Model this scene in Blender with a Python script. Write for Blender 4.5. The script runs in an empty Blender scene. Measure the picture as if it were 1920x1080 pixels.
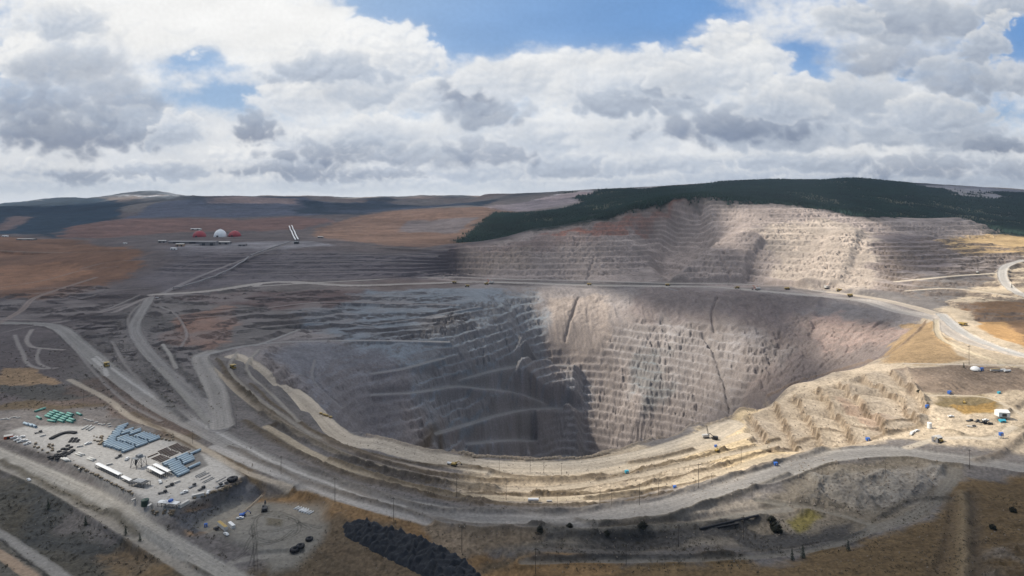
import bpy, bmesh, math, random, time
import numpy as np
from mathutils import Vector, Matrix
T0 = time.time()
# ------------------------------------------------------------------ camera, world, sun, exposure
SC = bpy.context.scene
COL = SC.collection
R = math.radians
ZC = 250.0            # camera height above the pipe yard, metres
F = 1144.0            # focal length in photo pixels (1920 wide)
HY = 375.0            # horizon row
EXPO = 0.72
cam_d = bpy.data.cameras.new('camera'); cam = bpy.data.objects.new('camera', cam_d); COL.objects.link(cam)
cam.location = (0, 0, ZC); cam.rotation_euler = (R(90), 0, 0)
cam_d.sensor_width = 36; cam_d.lens = 36*F/1920; cam_d.shift_y = -(540-HY)/1920
cam_d.clip_start = 1; cam_d.clip_end = 60000
SC.camera = cam
SC.view_settings.view_transform = 'Standard'; SC.view_settings.look = 'None'
SC.view_settings.exposure = EXPO; SC.view_settings.gamma = 1
SUN_EL = R(49); SUN_AZ = math.atan2(-0.975, 0.22)      # measured from +Y towards +X
SDIR = np.array([math.sin(SUN_AZ)*math.cos(SUN_EL), math.cos(SUN_AZ)*math.cos(SUN_EL), math.sin(SUN_EL)])
world = bpy.data.worlds.new("World"); SC.world = world; world.use_nodes = True
wn = world.node_tree; wn.nodes.clear()
sky = wn.nodes.new('ShaderNodeTexSky'); sky.sky_type = 'NISHITA'; sky.sun_disc = False
sky.sun_elevation = SUN_EL; sky.sun_rotation = SUN_AZ; sky.altitude = 1500; sky.dust_density = 1.5
bg = wn.nodes.new('ShaderNodeBackground'); bg.inputs[1].default_value = 0.06
wo = wn.nodes.new('ShaderNodeOutputWorld')
wn.links.new(sky.outputs[0], bg.inputs[0]); wn.links.new(bg.outputs[0], wo.inputs[0])
sd = bpy.data.lights.new('sun', 'SUN'); sun = bpy.data.objects.new('sun', sd); COL.objects.link(sun)
sd.energy = 4.0; sd.angle = R(0.6); sd.color = (1.0, 0.93, 0.82)
sun.rotation_euler = Vector(SDIR).to_track_quat('Z', 'Y').to_euler()
sun.location = (-3000, 1500, 5000)
SC.cycles.use_denoising = True
SC.cycles.max_bounces = 6; SC.cycles.diffuse_bounces = 3; SC.cycles.transparent_max_bounces = 8
SC.cycles.volume_bounces = 0

# ------------------------------------------------------------------ noise
def _perm(seed):
    r = np.random.RandomState(seed); p = r.permutation(256); return np.concatenate([p, p]).astype(np.int32)
def perlin(x, y, seed=0):
    p = _perm(seed)
    xi = np.floor(x).astype(np.int64); yi = np.floor(y).astype(np.int64)
    xf = x-xi; yf = y-yi; xi &= 255; yi &= 255
    u = xf*xf*xf*(xf*(xf*6-15)+10); v = yf*yf*yf*(yf*(yf*6-15)+10)
    g = np.linspace(0, 2*np.pi, 257)[:-1]; gx = np.cos(g); gy = np.sin(g)
    def h(a, b, dx, dy):
        k = p[p[a & 255]+(b & 255)]
        return gx[k]*dx+gy[k]*dy
    n00 = h(xi, yi, xf, yf); n10 = h(xi+1, yi, xf-1, yf)
    n01 = h(xi, yi+1, xf, yf-1); n11 = h(xi+1, yi+1, xf-1, yf-1)
    return ((n00*(1-u)+n10*u)*(1-v)+(n01*(1-u)+n11*u)*v)*1.5
def fbm(x, y, o=4, seed=0, g=0.5, l=2.03):
    s = 0; a = 1; t = 0
    for k in range(o):
        s = s+a*perlin(x*l**k+17.3*k, y*l**k-9.1*k, seed+k); t += a; a *= g
    return s/t
def ridged(x, y, o=4, seed=0, g=0.5):
    s = 0; a = 1; t = 0
    for k in range(o):
        s = s+a*(1-2*np.abs(perlin(x*2.1**k+5.3*k, y*2.1**k+3.7*k, seed+k))); t += a; a *= g
    return s/t
def facets(x, y, seed=0, tilt=.9):
    """tilted random blocks: nearest jittered cell, its height plus its own slope; result about -1..1"""
    r = np.random.RandomState(seed); J = r.rand(4, 65536).astype(np.float32)
    xi = np.floor(x).astype(np.int64); yi = np.floor(y).astype(np.int64); best = np.full(x.shape, 9.); out = np.zeros(x.shape)
    for a in (-1, 0, 1):
        for b in (-1, 0, 1):
            k = ((xi+a)*73856093 ^ (yi+b)*19349663) & 65535
            dx = x-(xi+a+J[0][k]); dy = y-(yi+b+J[1][k]); d = dx*dx+dy*dy; m = d < best
            best = np.where(m, d, best); out = np.where(m, (J[2][k]-.5)*1.2+((J[3][k]-.5)*dx*2.4+(J[2][k]-.6)*dy*1.6)*tilt, out)
    return out
def sstep(a, b, x):
    t = np.clip((x-a)/(b-a), 0, 1); return t*t*(3-2*t)
def lin(r, g=None, b=None):
    if g is None: r, g, b = r
    f = lambda c: (c/12.92 if c <= .04045 else ((c+.055)/1.055)**2.4)
    return np.array([f(r/255), f(g/255), f(b/255)])

# ------------------------------------------------------------------ survey: control heights of the terrain
CP = []                                    # (a, lnD, z): a = x/y
def K(*pts):                               # px, py, z
    for px, py, z in pts: CP.append(((px-960)/F, math.log(F*(ZC-z)/(py-HY)), z))
def V(*pts):                               # px, py, distance
    for px, py, D in pts: CP.append(((px-960)/F, math.log(D), ZC-(py-HY)*D/F))
def W(*pts):                               # px, distance, z
    for px, D, z in pts: CP.append(((px-960)/F, math.log(D), z))
# foreground
for px in range(-200, 2200, 300):
    W((px, 60, -14), (px, 150, -14), (px, 300, -12))
K((0,1080,-10),(200,1080,-16),(460,1080,-13),(700,1080,-16),(960,1080,-18),(1200,1080,-14),(1500,1080,-8),(1700,1080,0),(1920,1080,8),(-180,1080,-6),(2100,1080,10))
K((0,950,-12),(120,1000,-18),(250,1045,-20),(40,900,-6),(200,950,-7),(300,1010,-9),(600,960,-6),(620,1040,-12),(900,1010,-9),(1200,1020,-14),(1400,1000,-14),(1500,1000,-12),(1650,990,-7),(1750,960,-2),(1920,940,3),(1400,1035,-13),(1200,1050,-13))
# yard plateau and pad below
K((0,800,2),(100,770,2),(170,772,2),(330,830,2),(440,890,2),(330,950,2),(200,890,2),(60,850,1),(0,840,1),(-150,800,3))
K((400,1000,-11),(480,960,-11),(560,960,-10),(600,1000,-12),(500,1040,-12),(420,960,-9),(500,920,-6),(560,915,-5))
# main haul road
K((-150,604,8),(0,606,7),(100,612,6),(200,690,6),(300,762,4),(400,815,2),(530,880,0),(700,938,-2),(880,970,-3),(1050,975,-3),(1250,948,-2),(1450,888,0),(1600,850,2),(1750,856,3),(1920,880,5),(2100,900,8))
K((60,680,6),(0,700,5),(120,720,3),(60,740,3),(0,640,8),(200,760,3),(320,800,2))
# rim of the pit
RIM = [(400,665,-10),(440,668,-11),(480,690,-12),(530,730,-14),(600,780,-16),(680,812,-18),(760,835,-20),(870,852,-22),(960,857,-23),(1050,858,-24),(1130,848,-24),(1200,832,-24),(1300,800,-22),(1380,770,-18),(1480,725,-8),(1560,700,0),(1640,675,8),(1700,635,15),(1740,598,22)]
K(*RIM)
K((470,760,-5),(560,820,-8),(680,862,-12),(800,890,-16),(930,905,-19),(1060,903,-19),(1180,885,-18),(1300,850,-15),(1400,815,-14))
K((560,850,-4),(700,895,-8),(830,920,-11),(960,935,-12),(1080,938,-12),(1200,925,-11),(1330,890,-9),(1450,845,-8),(1540,838,-4))
K((330,690,3),(350,640,4),(300,620,6),(440,800,-1),(420,720,-2),(400,760,0))
# sandy benches on the right
K((1660,680,12),(1700,715,12),(1740,765,12),(1605,692,5),(1650,728,5),(1700,768,4),(1720,800,4),(1560,720,-1),(1600,760,-2),(1640,805,-1),(1520,745,-7),(1590,822,-3),(1470,745,-12),(1530,832,-6),(1420,775,-17),(1480,830,-11),(1370,800,-19))
K((1800,690,24),(1920,700,24),(1760,682,22),(1800,742,10),(1920,760,13),(1750,735,12),(1780,800,8),(1880,800,10),(1920,830,8),(1760,840,4),(1850,850,5),(2080,760,16))
K((1700,650,18),(1740,620,22),(1770,600,26),(1830,640,24),(1920,668,23),(1850,600,30),(1920,610,32),(1920,560,42),(1880,530,50),(1900,500,58),(2080,600,36),(2080,500,60),(1820,570,34))
K((1900,900,2),(1650,900,-4),(1550,910,-6),(1700,930,-5),(1560,960,-10),(1800,930,2))
# far side of the lower pit
K((1050,535,5),(1050,600,-60),(1050,700,-170),(1050,800,-270),(1050,850,-325))
K((1200,537,8),(1200,600,-52),(1200,700,-158),(1200,800,-255),(1200,832,-290))
K((1300,540,10),(1300,600,-42),(1300,700,-142),(1300,790,-225))
K((1400,545,12),(1400,600,-30),(1400,700,-120),(1400,755,-170))
K((1550,558,15),(1550,620,-30),(1550,690,-80),(1650,580,18),(1650,620,-6),(1650,660,-20),(1480,640,-60),(1480,710,-115))
K((950,650,-90),(950,750,-180),(950,850,-272),(950,580,-22),(880,600,-28),(1000,600,-62),(1000,700,-160),(1000,800,-255),(1000,850,-310))
K((850,640,-52),(850,700,-105),(850,780,-172),(850,850,-218),(760,640,-42),(760,700,-82),(760,830,-175))
K((700,638,-35),(700,700,-75),(700,810,-155),(620,640,-26),(620,700,-58),(620,785,-100),(560,640,-21),(560,690,-42),(550,735,-60),(500,650,-14),(520,690,-28))
W((1100,1150,-430),(1000,1000,-400),(1000,900,-370),(800,950,-290),(650,930,-160),(1250,1050,-380),(1400,1020,-260),(1500,1000,-150),(1600,960,-45))
W((1050,725,-120),(960,720,-118),(870,715,-110),(1200,760,-115),(1300,790,-115),(1380,845,-100),(760,745,-100),(680,785,-88),(600,845,-75),(530,920,-60),(1480,915,-75),(1560,950,-55))
# benches of the middle level and gentle ground on its left
K((300,548,15),(500,535,12),(700,531,10),(900,531,8),(1050,524,7),(1300,529,10),(1400,532,12),(1550,545,16),(1650,562,20),(1720,590,21),(1200,527,8),(900,521,9))
K((300,590,9),(420,590,0),(400,620,-2),(520,600,-8),(640,600,-14),(760,600,-20),(600,560,4),(760,560,2),(860,570,-2),(480,565,6),(330,650,2),(0,560,14),(100,570,10),(200,560,12))
K((0,520,22),(150,520,20),(-150,540,20),(-150,480,42),(0,480,40),(150,480,34),(300,510,28),(300,480,62),(450,500,40),(600,500,40),(750,500,38),(850,500,34),(450,480,64),(600,475,68),(750,475,68),(850,472,80))
# upper wall of the pit
V((900,455,2120),(900,490,1980),(1000,430,2220),(1000,480,2000),(1100,415,2260),(1100,470,2040),(1200,393,2330),(1200,460,2120),(1250,380,2370),(1320,369,2400),(1420,377,2450),(1500,384,2400),(1560,394,2350),(1640,412,2250))
V((1230,450,2250),(1290,440,2260),(1240,500,2020),(1340,463,1990),(1400,428,2060),(1280,515,1800),(1340,490,1860),(1450,440,2000),(1500,470,1860),(1450,500,1780),(1600,440,1960),(1600,500,1680),(1550,520,1640),(1420,400,2250),(1340,400,2330),(1520,410,2200))
V((1700,470,1800),(1700,520,1530),(1750,500,1640),(1800,485,1760),(1700,432,2150),(1700,410,2350),(1800,408,2400),(1790,440,2160),(1640,440,2060),(1900,470,1880),(1850,455,2080),(2050,450,2200),(1920,440,2350),(1780,540,1420),(1740,545,1400))
# ground behind the crest, forested hills
V((1320,373,2700),(1420,380,2750),(1500,388,2700),(1200,400,2700),(1100,425,2600),(1000,442,2500),(930,455,2400),(870,462,2400),(1700,420,2750),(1800,425,2700),(1900,432,2700))
V((870,440,2700),(950,428,2750),(1000,400,3300),(1060,410,3000),(1100,392,3500),(1200,375,3600),(1320,362,3600),(1450,365,3500),(1600,385,3400),(1700,395,3400),(1850,405,3500),(2050,410,3500))
V((1690,343,7500),(1750,345,7600),(1800,349,7800),(1860,352,8000),(1920,357,8200),(2080,362,8500))
V((900,371,6500),(1000,366,5500),(1050,360,5500),(1100,359,5200),(1200,354,5200),(1280,350,5400),(1340,343,5600),(1450,338,5800),(1530,340,5800),(1600,335,5800),(1680,345,5600),(1740,352,5600),(1800,354,6500),(1920,362,6800),(2080,370,7000))
V((1600,350,4800),(1450,350,4800),(1750,365,4800),(1900,375,5000),(1100,370,4600))
V((960,395,4200),(1000,385,4600),(900,385,4600))
# plain with the plant, red dumps, far hills
V((0,455,2500),(150,462,2300),(300,455,2350),(410,443,2800),(410,455,2400),(500,440,2850),(600,455,2300),(700,460,2230),(800,462,2180),(-150,450,2700))
V((120,446,2900),(130,424,3600),(200,414,3900),(300,412,4200),(450,412,4300),(560,405,4500),(480,432,3200),(350,432,3200),(560,430,3200))
V((600,432,3100),(680,408,3900),(760,394,4300),(860,388,4500),(950,390,4300),(660,440,2850),(750,436,2950),(850,440,2800),(820,400,3900),(800,420,3600))
V((0,430,4500),(60,440,4000),(0,400,6500),(100,400,6500),(200,395,6000),(250,385,5800),(330,374,6200),(450,373,6200),(560,376,6200),(640,395,5600),(700,385,6500))
V((-150,392,9500),(0,387,9500),(50,381,9500),(130,374,9600),(160,377,9600),(200,370,9800),(290,361,10000),(350,372,9800),(450,378,9500),(560,376,9000),(650,374,9000),(700,377,9000),(780,372,9000),(860,372,8500),(940,374,8500),(880,383,6500))
for px in (-200, 200, 600, 1000, 1400, 1800, 2100):
    W((px, 12000, 60), (px, 13500, 60))
CP = np.array(CP)
# ------------------------------------------------------------------ polar sheet of ground
PXS = 1.5; PX = np.arange(-184, 2104+.1, PXS); A = (PX-960)/F
D1 = 60*1.02**np.arange(0, 87); D1 = D1[D1 < 335]
D2 = [D1[-1]]
while D2[-1] < 2750: D2.append(D2[-1]*(1.0017 if D2[-1] < 900 or D2[-1] > 2350 else 1.00125))
D2 = np.array(D2[1:])
D3 = D2[-1]*1.0055**np.arange(1, 600); D3 = D3[D3 < 13200]
DD = np.concatenate([D1, D2, D3]); B = np.log(DD)
NR, NC = len(DD), len(A)
def solve_rbf():
    c = 0.012
    P = CP[:, :2]; n = len(P)
    r = np.sqrt(((P[:, None]-P[None])**2).sum(-1)+c*c)
    M = np.zeros((n+3, n+3)); M[:n, :n] = r + np.eye(n)*(-2e-4)
    M[:n, n] = 1; M[:n, n+1:] = P; M[n, :n] = 1; M[n+1:, :n] = P.T
    w = np.linalg.solve(M, np.concatenate([CP[:, 2], [0, 0, 0]]))
    ci = np.linspace(A[0], A[-1], 270); ri = np.linspace(B[0], B[-1], 420)
    ga, gb = np.meshgrid(ci, ri)
    q = np.stack([ga.ravel(), gb.ravel()], 1); out = np.zeros(len(q))
    for s in range(0, len(q), 8000):
        d = np.sqrt(((q[s:s+8000, None]-P[None])**2).sum(-1)+c*c)
        out[s:s+8000] = d@w[:n]+w[n]+q[s:s+8000]@w[n+1:]
    return ri, ci, out.reshape(ga.shape)
def cubic_w(t):
    return [(-.5*t**3+t**2-.5*t), (1.5*t**3-2.5*t**2+1), (-1.5*t**3+2*t**2+.5*t), (.5*t**3-.5*t**2)]
def upsample(ri, ci, g):
    def axis(x, xs):
        f = (x-xs[0])/(xs[1]-xs[0]); i = np.clip(np.floor(f).astype(int), 0, len(xs)-2); return i, f-i
    i, t = axis(A, ci); o = 0
    for k, w in enumerate(cubic_w(t)): o = o+g[:, np.clip(i-1+k, 0, len(ci)-1)]*w
    i, t = axis(B, ri); r = 0
    for k, w in enumerate(cubic_w(t)): r = r+o[np.clip(i-1+k, 0, len(ri)-1)]*w[:, None]
    return r
Z = upsample(*solve_rbf())
X = A[None]*DD[:, None]; Y = np.repeat(DD[:, None], NC, 1)
def hit_idx(px, py, Zg):
    j = int(np.clip(round((px-PX[0])/PXS), 0, NC-1))
    pr = HY+F*(ZC-Zg[:, j])/DD
    k = np.nonzero(pr[80:] <= py)[0]
    i = (k[0]+80) if len(k) else NR-1
    return i, j
def at(px, py, Zg=None):                    # ground point seen from the survey point in that direction
    Zg = Z if Zg is None else Zg
    i, j = hit_idx(px, py, Zg)
    a = (px-960)/F
    D = DD[i]
    if i > 0:
        p1 = HY+F*(ZC-Zg[i, j])/DD[i]; p0 = HY+F*(ZC-Zg[i-1, j])/DD[i-1]
        if p0 > p1: D = DD[i-1]+(DD[i]-DD[i-1])*min(1, max(0, (p0-py)/(p0-p1)))
    return np.array([a*D, D, np.interp(D, DD, Zg[:, j])])
def zat(x, y):
    a = x/y; fj = np.clip((a-A[0])/(A[1]-A[0]), 0, NC-1.001); j = int(fj); t = fj-j
    return float(np.interp(y, DD, Z[:, j])*(1-t)+np.interp(y, DD, Z[:, j+1])*t)
Z0 = Z.copy()
def rim_pt(px, back=0.0):                    # the near lip of the pit in that direction
    j = int(round((px-PX[0])/PXS)); pr = HY+F*(ZC-Z[:, j])/DD; rm = np.minimum.accumulate(pr)
    k = np.nonzero((pr > rm+12) & (DD > 560))[0]; i = int(np.argmin(pr[:k[0]])) if len(k) else NR//2
    D = DD[i]-back; a = (px-960)/F; return np.array([a*D, D, np.interp(D, DD, Z[:, j])])
def chain(pts, Zg=None, dense=True):
    w = np.array([at(p[0], p[1], Z0) for p in pts])
    if dense and len(w) > 2:                # Catmull-Rom through the surveyed points
        o = []
        q = np.vstack([2*w[0]-w[1], w, 2*w[-1]-w[-2]])
        for k in range(1, len(q)-2):
            for t in np.linspace(0, 1, 5)[:-1]:
                c = cubic_w(t); o.append(q[k-1]*c[0]+q[k]*c[1]+q[k+1]*c[2]+q[k+2]*c[3])
        o.append(w[-1]); w = np.array(o)
    return w
def seg_dist(x, y, w):
    best = np.full(x.shape, 1e9); zb = np.zeros(x.shape)
    for k in range(len(w)-1):
        ax, ay, az = w[k]; bx, by, bz = w[k+1]
        dx, dy = bx-ax, by-ay; L = dx*dx+dy*dy+1e-6
        t = np.clip(((x-ax)*dx+(y-ay)*dy)/L, 0, 1)
        d = np.hypot(x-ax-t*dx, y-ay-t*dy); m = d < best
        best = np.where(m, d, best); zb = np.where(m, az+t*(bz-az), zb)
    return best, zb
def box(w, r):
    x0, x1 = w[:, 0].min()-r, w[:, 0].max()+r; y0, y1 = w[:, 1].min()-r, w[:, 1].max()+r
    i0, i1 = np.searchsorted(DD, [y0, y1]); i0 = max(0, i0-1); i1 = min(NR, i1+1)
    yy = DD[i0:i1]
    if len(yy) == 0: return None
    aa = [x0/yy[0], x0/yy[-1], x1/yy[0], x1/yy[-1]]
    j0, j1 = np.searchsorted(A, [min(aa), max(aa)]); j0 = max(0, j0-1); j1 = min(NC, j1+1)
    return (slice(i0, i1), slice(j0, j1))
WX = fbm(X/90, Y/90, 3, 50)*30; WY = fbm(X/90+40, Y/90, 3, 60)*30      # edge wobble
def mask(pts, feather=12, wob=1.0, world=None):
    """soft mask of a polygon on the ground; sizes in metres"""
    w = world if world is not None else chain(pts, dense=False)
    M = np.zeros_like(Z)
    bx = box(w, feather*2+60)
    if bx is None: return M
    x = X[bx]+WX[bx]*wob; y = Y[bx]+WY[bx]*wob
    ins = np.zeros(x.shape, bool); n = len(w)
    for k in range(n):
        x1, y1 = w[k][:2]; x2, y2 = w[(k+1) % n][:2]
        c = ((y1 > y) != (y2 > y)) & (x < (x2-x1)*(y-y1)/((y2-y1)+1e-9)+x1); ins ^= c
    d, _ = seg_dist(x, y, np.vstack([w, w[:1]]))
    M[bx] = sstep(-feather, feather, np.where(ins, d, -d))
    return M
# ------------------------------------------------------------------ colours
C = np.zeros(Z.shape+(3,)); C[:] = (0.15, 0.135, 0.125)
def paint(M, col, amt=1.0):
    global C
    C = C+(np.array(col)-C)*(M*amt)[..., None]
def region(pts, col, feather=15, wob=1.0, amt=1.0):
    M = mask(pts, feather*1.6, wob); M = sstep(.22, .78, M+(.30*n_mid+.34*n_sm+.2*n_t+.9*n_big*(Y > 2000))*(M > 0.003)*4*M*(1-M))
    paint(M, col, amt)
n_big = fbm(X/600, Y/600, 4, 3); n_mid = fbm(X/130, Y/130, 4, 7); n_sm = fbm(X/28, Y/28, 4, 11); n_t = fbm(X/7, Y/7, 3, 13)
GREY = (0.155,0.15,0.15); PINK = (0.245,0.215,0.20); SAND = (0.38,0.30,0.20); OCHRE = (0.235,0.15,0.07); RED = (0.19,0.095,0.065)
DARK = (0.075,0.066,0.058); ROADC = (0.235,0.22,0.205); YARD = (0.36,0.345,0.32); FOR = (0.008,0.017,0.015)
# ------------------------------------------------------------------ benches, rubble, gullies
dzy = np.gradient(Z0, axis=0)/np.gradient(Y, axis=0)
dzx = np.gradient(Z0, axis=1)/np.gradient(X, axis=1)
dzy = dzy - 0
SL = np.hypot(dzy + 0*dzx, dzx)             # base slope
rimW = chain(RIM, dense=False)
topW = chain([(1740,592),(1650,566),(1550,550),(1400,540),(1300,538),(1050,533),(900,532),(700,560),(600,600),(480,645)], dense=False)
M_pit = mask(None, 10, 0.3, world=np.vstack([rimW, topW]))
M_up = mask([(800,522),(1000,524),(1250,527),(1550,542),(1690,545),(1900,500),(1900,420),(1800,407),(1640,405),(1490,381),(1320,370),(1200,394),(1000,431),(860,462)], 25, 0.5)
M_smooth = mask([(1005,540),(1250,540),(1550,555),(1665,578),(1730,596),(1700,650),(1640,672),(1560,700),(1400,757),(1440,700),(1470,650),(1490,620),(1400,612),(1300,602),(1200,596),(1150,620),(1120,660),(1070,668),(1035,655),(1015,620)], 14, 0.8)
M_left = mask([(560,640),(840,638),(800,700),(760,760),(700,830),(560,720),(500,660)], 25, 0.8)
M_cutR = mask([(1400,760),(1660,672),(1745,755),(1735,800),(1640,830),(1500,850),(1370,825)], 10, 0.4)
M_terrL = mask([(290,462),(860,462),(900,520),(480,532),(300,545),(250,520),(330,490)], 40, 1.0)
def terrace(z, h, flat, soft=0.12):
    t = z/h; k = np.floor(t); f = t-k
    return h*(k+np.clip((f-flat)/(1-flat), 0, 1)**(1+soft))
def do_terr(M, h, flat, amp, lam, seed, rough, rl, base=.30):
    global Z
    sl = np.nonzero(M.max(1) > 0.01)[0]; i0, i1 = sl[0], sl[-1]+1
    x, y, z, m = X[i0:i1], Y[i0:i1], Z[i0:i1], M[i0:i1]
    wv = ridged(x/lam, y/lam, 3, seed)*amp + fbm(x/(lam*4), y/(lam*4), 2, seed+9)*amp*1.4
    zt = terrace(z+wv, h, flat)-wv*0.75
    q = rough*(0.35+0.9*sstep(-.35, .3, n_mid[i0:i1]+.3*n_sm[i0:i1]))
    ff = (z+wv)/h; ff = ff-np.floor(ff); q = q*(base+.95*sstep(flat-.12, flat+.12, ff)*sstep(1.02, .8, ff))
    zt = zt+facets((x+wv)/rl, (y-wv)/rl, seed+20)*q*1.5+facets(x/rl*2.1, y/rl*2.1, seed+21)*q*.6
    Z[i0:i1] = z+(zt-z)*m
st = sstep(0.16, 0.34, SL)
broken = fbm(X/110, Y/110, 4, 95)
Z += M_pit*st*(1-M_smooth)*(1-M_left)*(facets(X/24, Y/24, 96)*3.6+facets(X/15, Y/12, 98)*2.0)*sstep(-.45, .2, broken)
do_terr(M_pit*st*(1-M_smooth)*(1-M_left*.75)*(1-.75*sstep(.12, .34, broken)), 15, 0.46, 2.4, 30, 100, 3.1, 7.5)
do_terr(M_up*sstep(.12, .25, SL), 15.5, 0.46, 2.2, 40, 140, 2.8, 9)
do_terr(M_terrL, 9.0, 0.45, 2.5, 160, 160, 0.5, 30)
M_work = mask([(-200,640),(-200,560),(180,535),(320,545),(480,540),(640,545),(860,548),(880,600),(840,632),(560,632),(470,638),(390,655),(330,600),(250,640),(100,600)], 40, 1.5)
Z += M_work*(fbm(X/260, Y/110, 4, 600)*13+ridged(X/120, Y/60, 3, 610)*3)
do_terr(M_work, 7.5, 0.62, 2.0, 60, 620, .8, 14)
M_work2 = mask([(100,612),(240,600),(290,690),(380,780),(400,810),(330,770),(230,700)], 15, 1)
M_work3 = mask([(290,600),(360,600),(380,660),(400,760),(340,700),(270,640)], 15, 1)
for q_ in (M_work2, M_work3):
    Z += q_*(fbm(X/90, Y/60, 4, 630)*10)
    do_terr(q_, 5, 0.6, 1.5, 40, 640, .8, 12)
M_wr = mask([(1640,450),(1760,440),(1930,462),(2060,470),(2060,600),(1930,600),(1830,600),(1790,575),(1720,560),(1650,530)], 25, 1)
Z += M_wr*(fbm(X/160, Y/90, 4, 670)*14)
do_terr(M_wr, 9, 0.55, 2.0, 50, 680, 1.2, 10)
m_ = mask([(1430,640),(1500,600),(1690,598),(1650,660),(1560,692),(1420,748)], 14, .8)
Z += m_*(facets(X/9, Y/9, 231)*3.2+facets(X/22, Y/22, 232)*4+ridged(X/30, Y/60, 3, 233)*2.5)*sstep(-.4, .3, n_mid+.2)
m_ = mask([(1705,690),(1760,688),(1960,692),(1960,740),(1760,738)], 6, .3)
Z += m_*(ridged(X/5.5, Y/50, 3, 241)*1.6)
M_apr = mask([(470,760),(600,850),(760,890),(960,905),(1100,900),(1250,860),(1380,820),(1440,850),(1330,900),(1150,945),(960,950),(800,935),(650,890),(500,820)], 8, .4)
Z += M_apr*fbm(X/120, Y/30, 3, 650)*2.0
do_terr(M_apr, 3.2, 0.60, .8, 50, 660, .35, 6)
M_cb = mask(None, 5, .12, world=np.vstack([[at(x_, np.interp(x_, [1380,1480,1560,1640], [770,725,700,675])+22, Z0) for x_ in range(1400, 1650, 24)], [at(*q_, Z0) for q_ in ((1700,695),(1745,755),(1742,790),(1660,818),(1540,842),(1440,846),(1400,815))]]))
face_shade = np.zeros_like(Z)
def cut_benches():
    """the sandy cut on the right: seven bench faces, each with its gullies, the benches between dipping back"""
    i = np.nonzero(M_cb.max(1) > .003)[0]; s = slice(i[0], i[-1]+1); x, y = X[s], Y[s]; st_ = np.zeros(x.shape); rp = np.zeros(x.shape); kk = 0
    for p_ in ([(1664,688),(1700,716),(1750,775)], [(1612,697),(1652,730),(1700,762),(1728,800)], [(1570,712),(1602,748),(1650,790),(1672,830)], [(1530,726),(1564,774),(1612,835)], [(1486,740),(1516,786),(1555,845)], [(1446,758),(1476,798),(1505,850)], [(1406,776),(1431,806),(1455,850)]):
        w = chain(p_); best = np.full(x.shape, 1e9); sd = np.zeros(x.shape); run = np.zeros(x.shape); acc = 0
        for k in range(len(w)-1):
            ax, ay = w[k][:2]; dx, dy = w[k+1][0]-ax, w[k+1][1]-ay; l = math.hypot(dx, dy)+1e-6
            t = ((x-ax)*dx+(y-ay)*dy)/l/l
            tc = np.clip(t, -50 if k == 0 else 0, 51 if k == len(w)-2 else 1); d = np.hypot(x-ax-tc*dx, y-ay-tc*dy); m = d < best
            side = ((x-ax)*dy-(y-ay)*dx)/l; sd = np.where(m, np.where(side > 0, -d, d), sd); run = np.where(m, acc+tc*l, run); best = np.minimum(best, d); acc += l
        sd = sd+n_sm[s]*3.5+n_mid[s]*4+4.2*np.abs(perlin(run/6.5, sd*.02+kk*7, 77+kk))+1.6*perlin(run/2.4, sd*.05, 87+kk)
        st_ += 9.0*(.75+.5*sstep(-.5, .5, perlin(run/30, run*0+kk, 97)))*sstep(-2.4, 1.2, sd); face_shade[s] = np.maximum(face_shade[s], np.exp(-((sd+.4)/3.8)**2)*(.35+.65*sstep(.0, .4, np.abs(perlin(run/6.5, sd*.02+kk*7, 77+kk))))); rp += sstep(-26, 30, sd); kk += 1
    zt = -19+st_-rp/7*33+.35*n_sm[s]
    Z[s] += M_cb[s]*(zt-Z[s])
cut_benches()
Z += M_cutR*fbm(X/12, Y/12, 3, 192)*.35
def bump(M, h):
    global Z
    Z = Z+M*h
# raveled slopes with runnels going down the wall
bump(M_smooth*M_pit, ridged(X/16+n_mid*.8, Y/140, 3, 210)*1.9+ridged(X/60+n_mid, Y/200, 3, 215)*5+facets(X/12, Y/12, 217)*1.6*sstep(-.1, .3, n_mid)+fbm(X/9, Y/9, 3, 216)*1.2)
bump(M_left, fbm(X/40, Y/40, 4, 220)*3)
# rock spur with its ledge, and the crest rib of the upper wall
def PD(px, D): return [(px-960)/F*D, D, 0]
spur = mask(None, 13, 0.25, world=np.array([PD(975,1470), PD(1083,1478), PD(1086,1430), PD(1088,1380), PD(1084,1340), PD(1060,1300), PD(1000,1290), PD(965,1340)]))
bump(spur, 36)
bump(mask([(1262,528),(1300,496),(1345,463),(1400,440),(1430,450),(1400,500),(1390,535)], 14, 0.4), 22)
bump(mask([(1250,520),(1228,470),(1262,400),(1320,375),(1345,455),(1290,495)], 30, .5), -30)
bump(mask([(1560,440),(1620,438),(1580,530),(1500,532)], 14, .5), 12)
for pts, w_, h_ in (([(1318,625),(1335,650),(1348,690),(1362,725),(1370,765)], 3.5, -9), ([(1085,560),(1070,600),(1060,640)], 3, -6),
                    ([(1345,560),(1335,590),(1340,620)], 3, -6), ([(1350,490),(1366,520),(1370,535)], 4, -8), ([(1115,480),(1105,505),(1098,535)], 4, -6),
                    ([(1540,560),(1500,640),(1400,750)], 9, 4)):
    w = chain(pts); bx = box(w, 30)
    d, _ = seg_dist(X[bx]+n_sm[bx]*5, Y[bx]+n_sm[bx]*5, w); Z[bx] += h_*np.exp(-(d/w_)**2)
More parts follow.
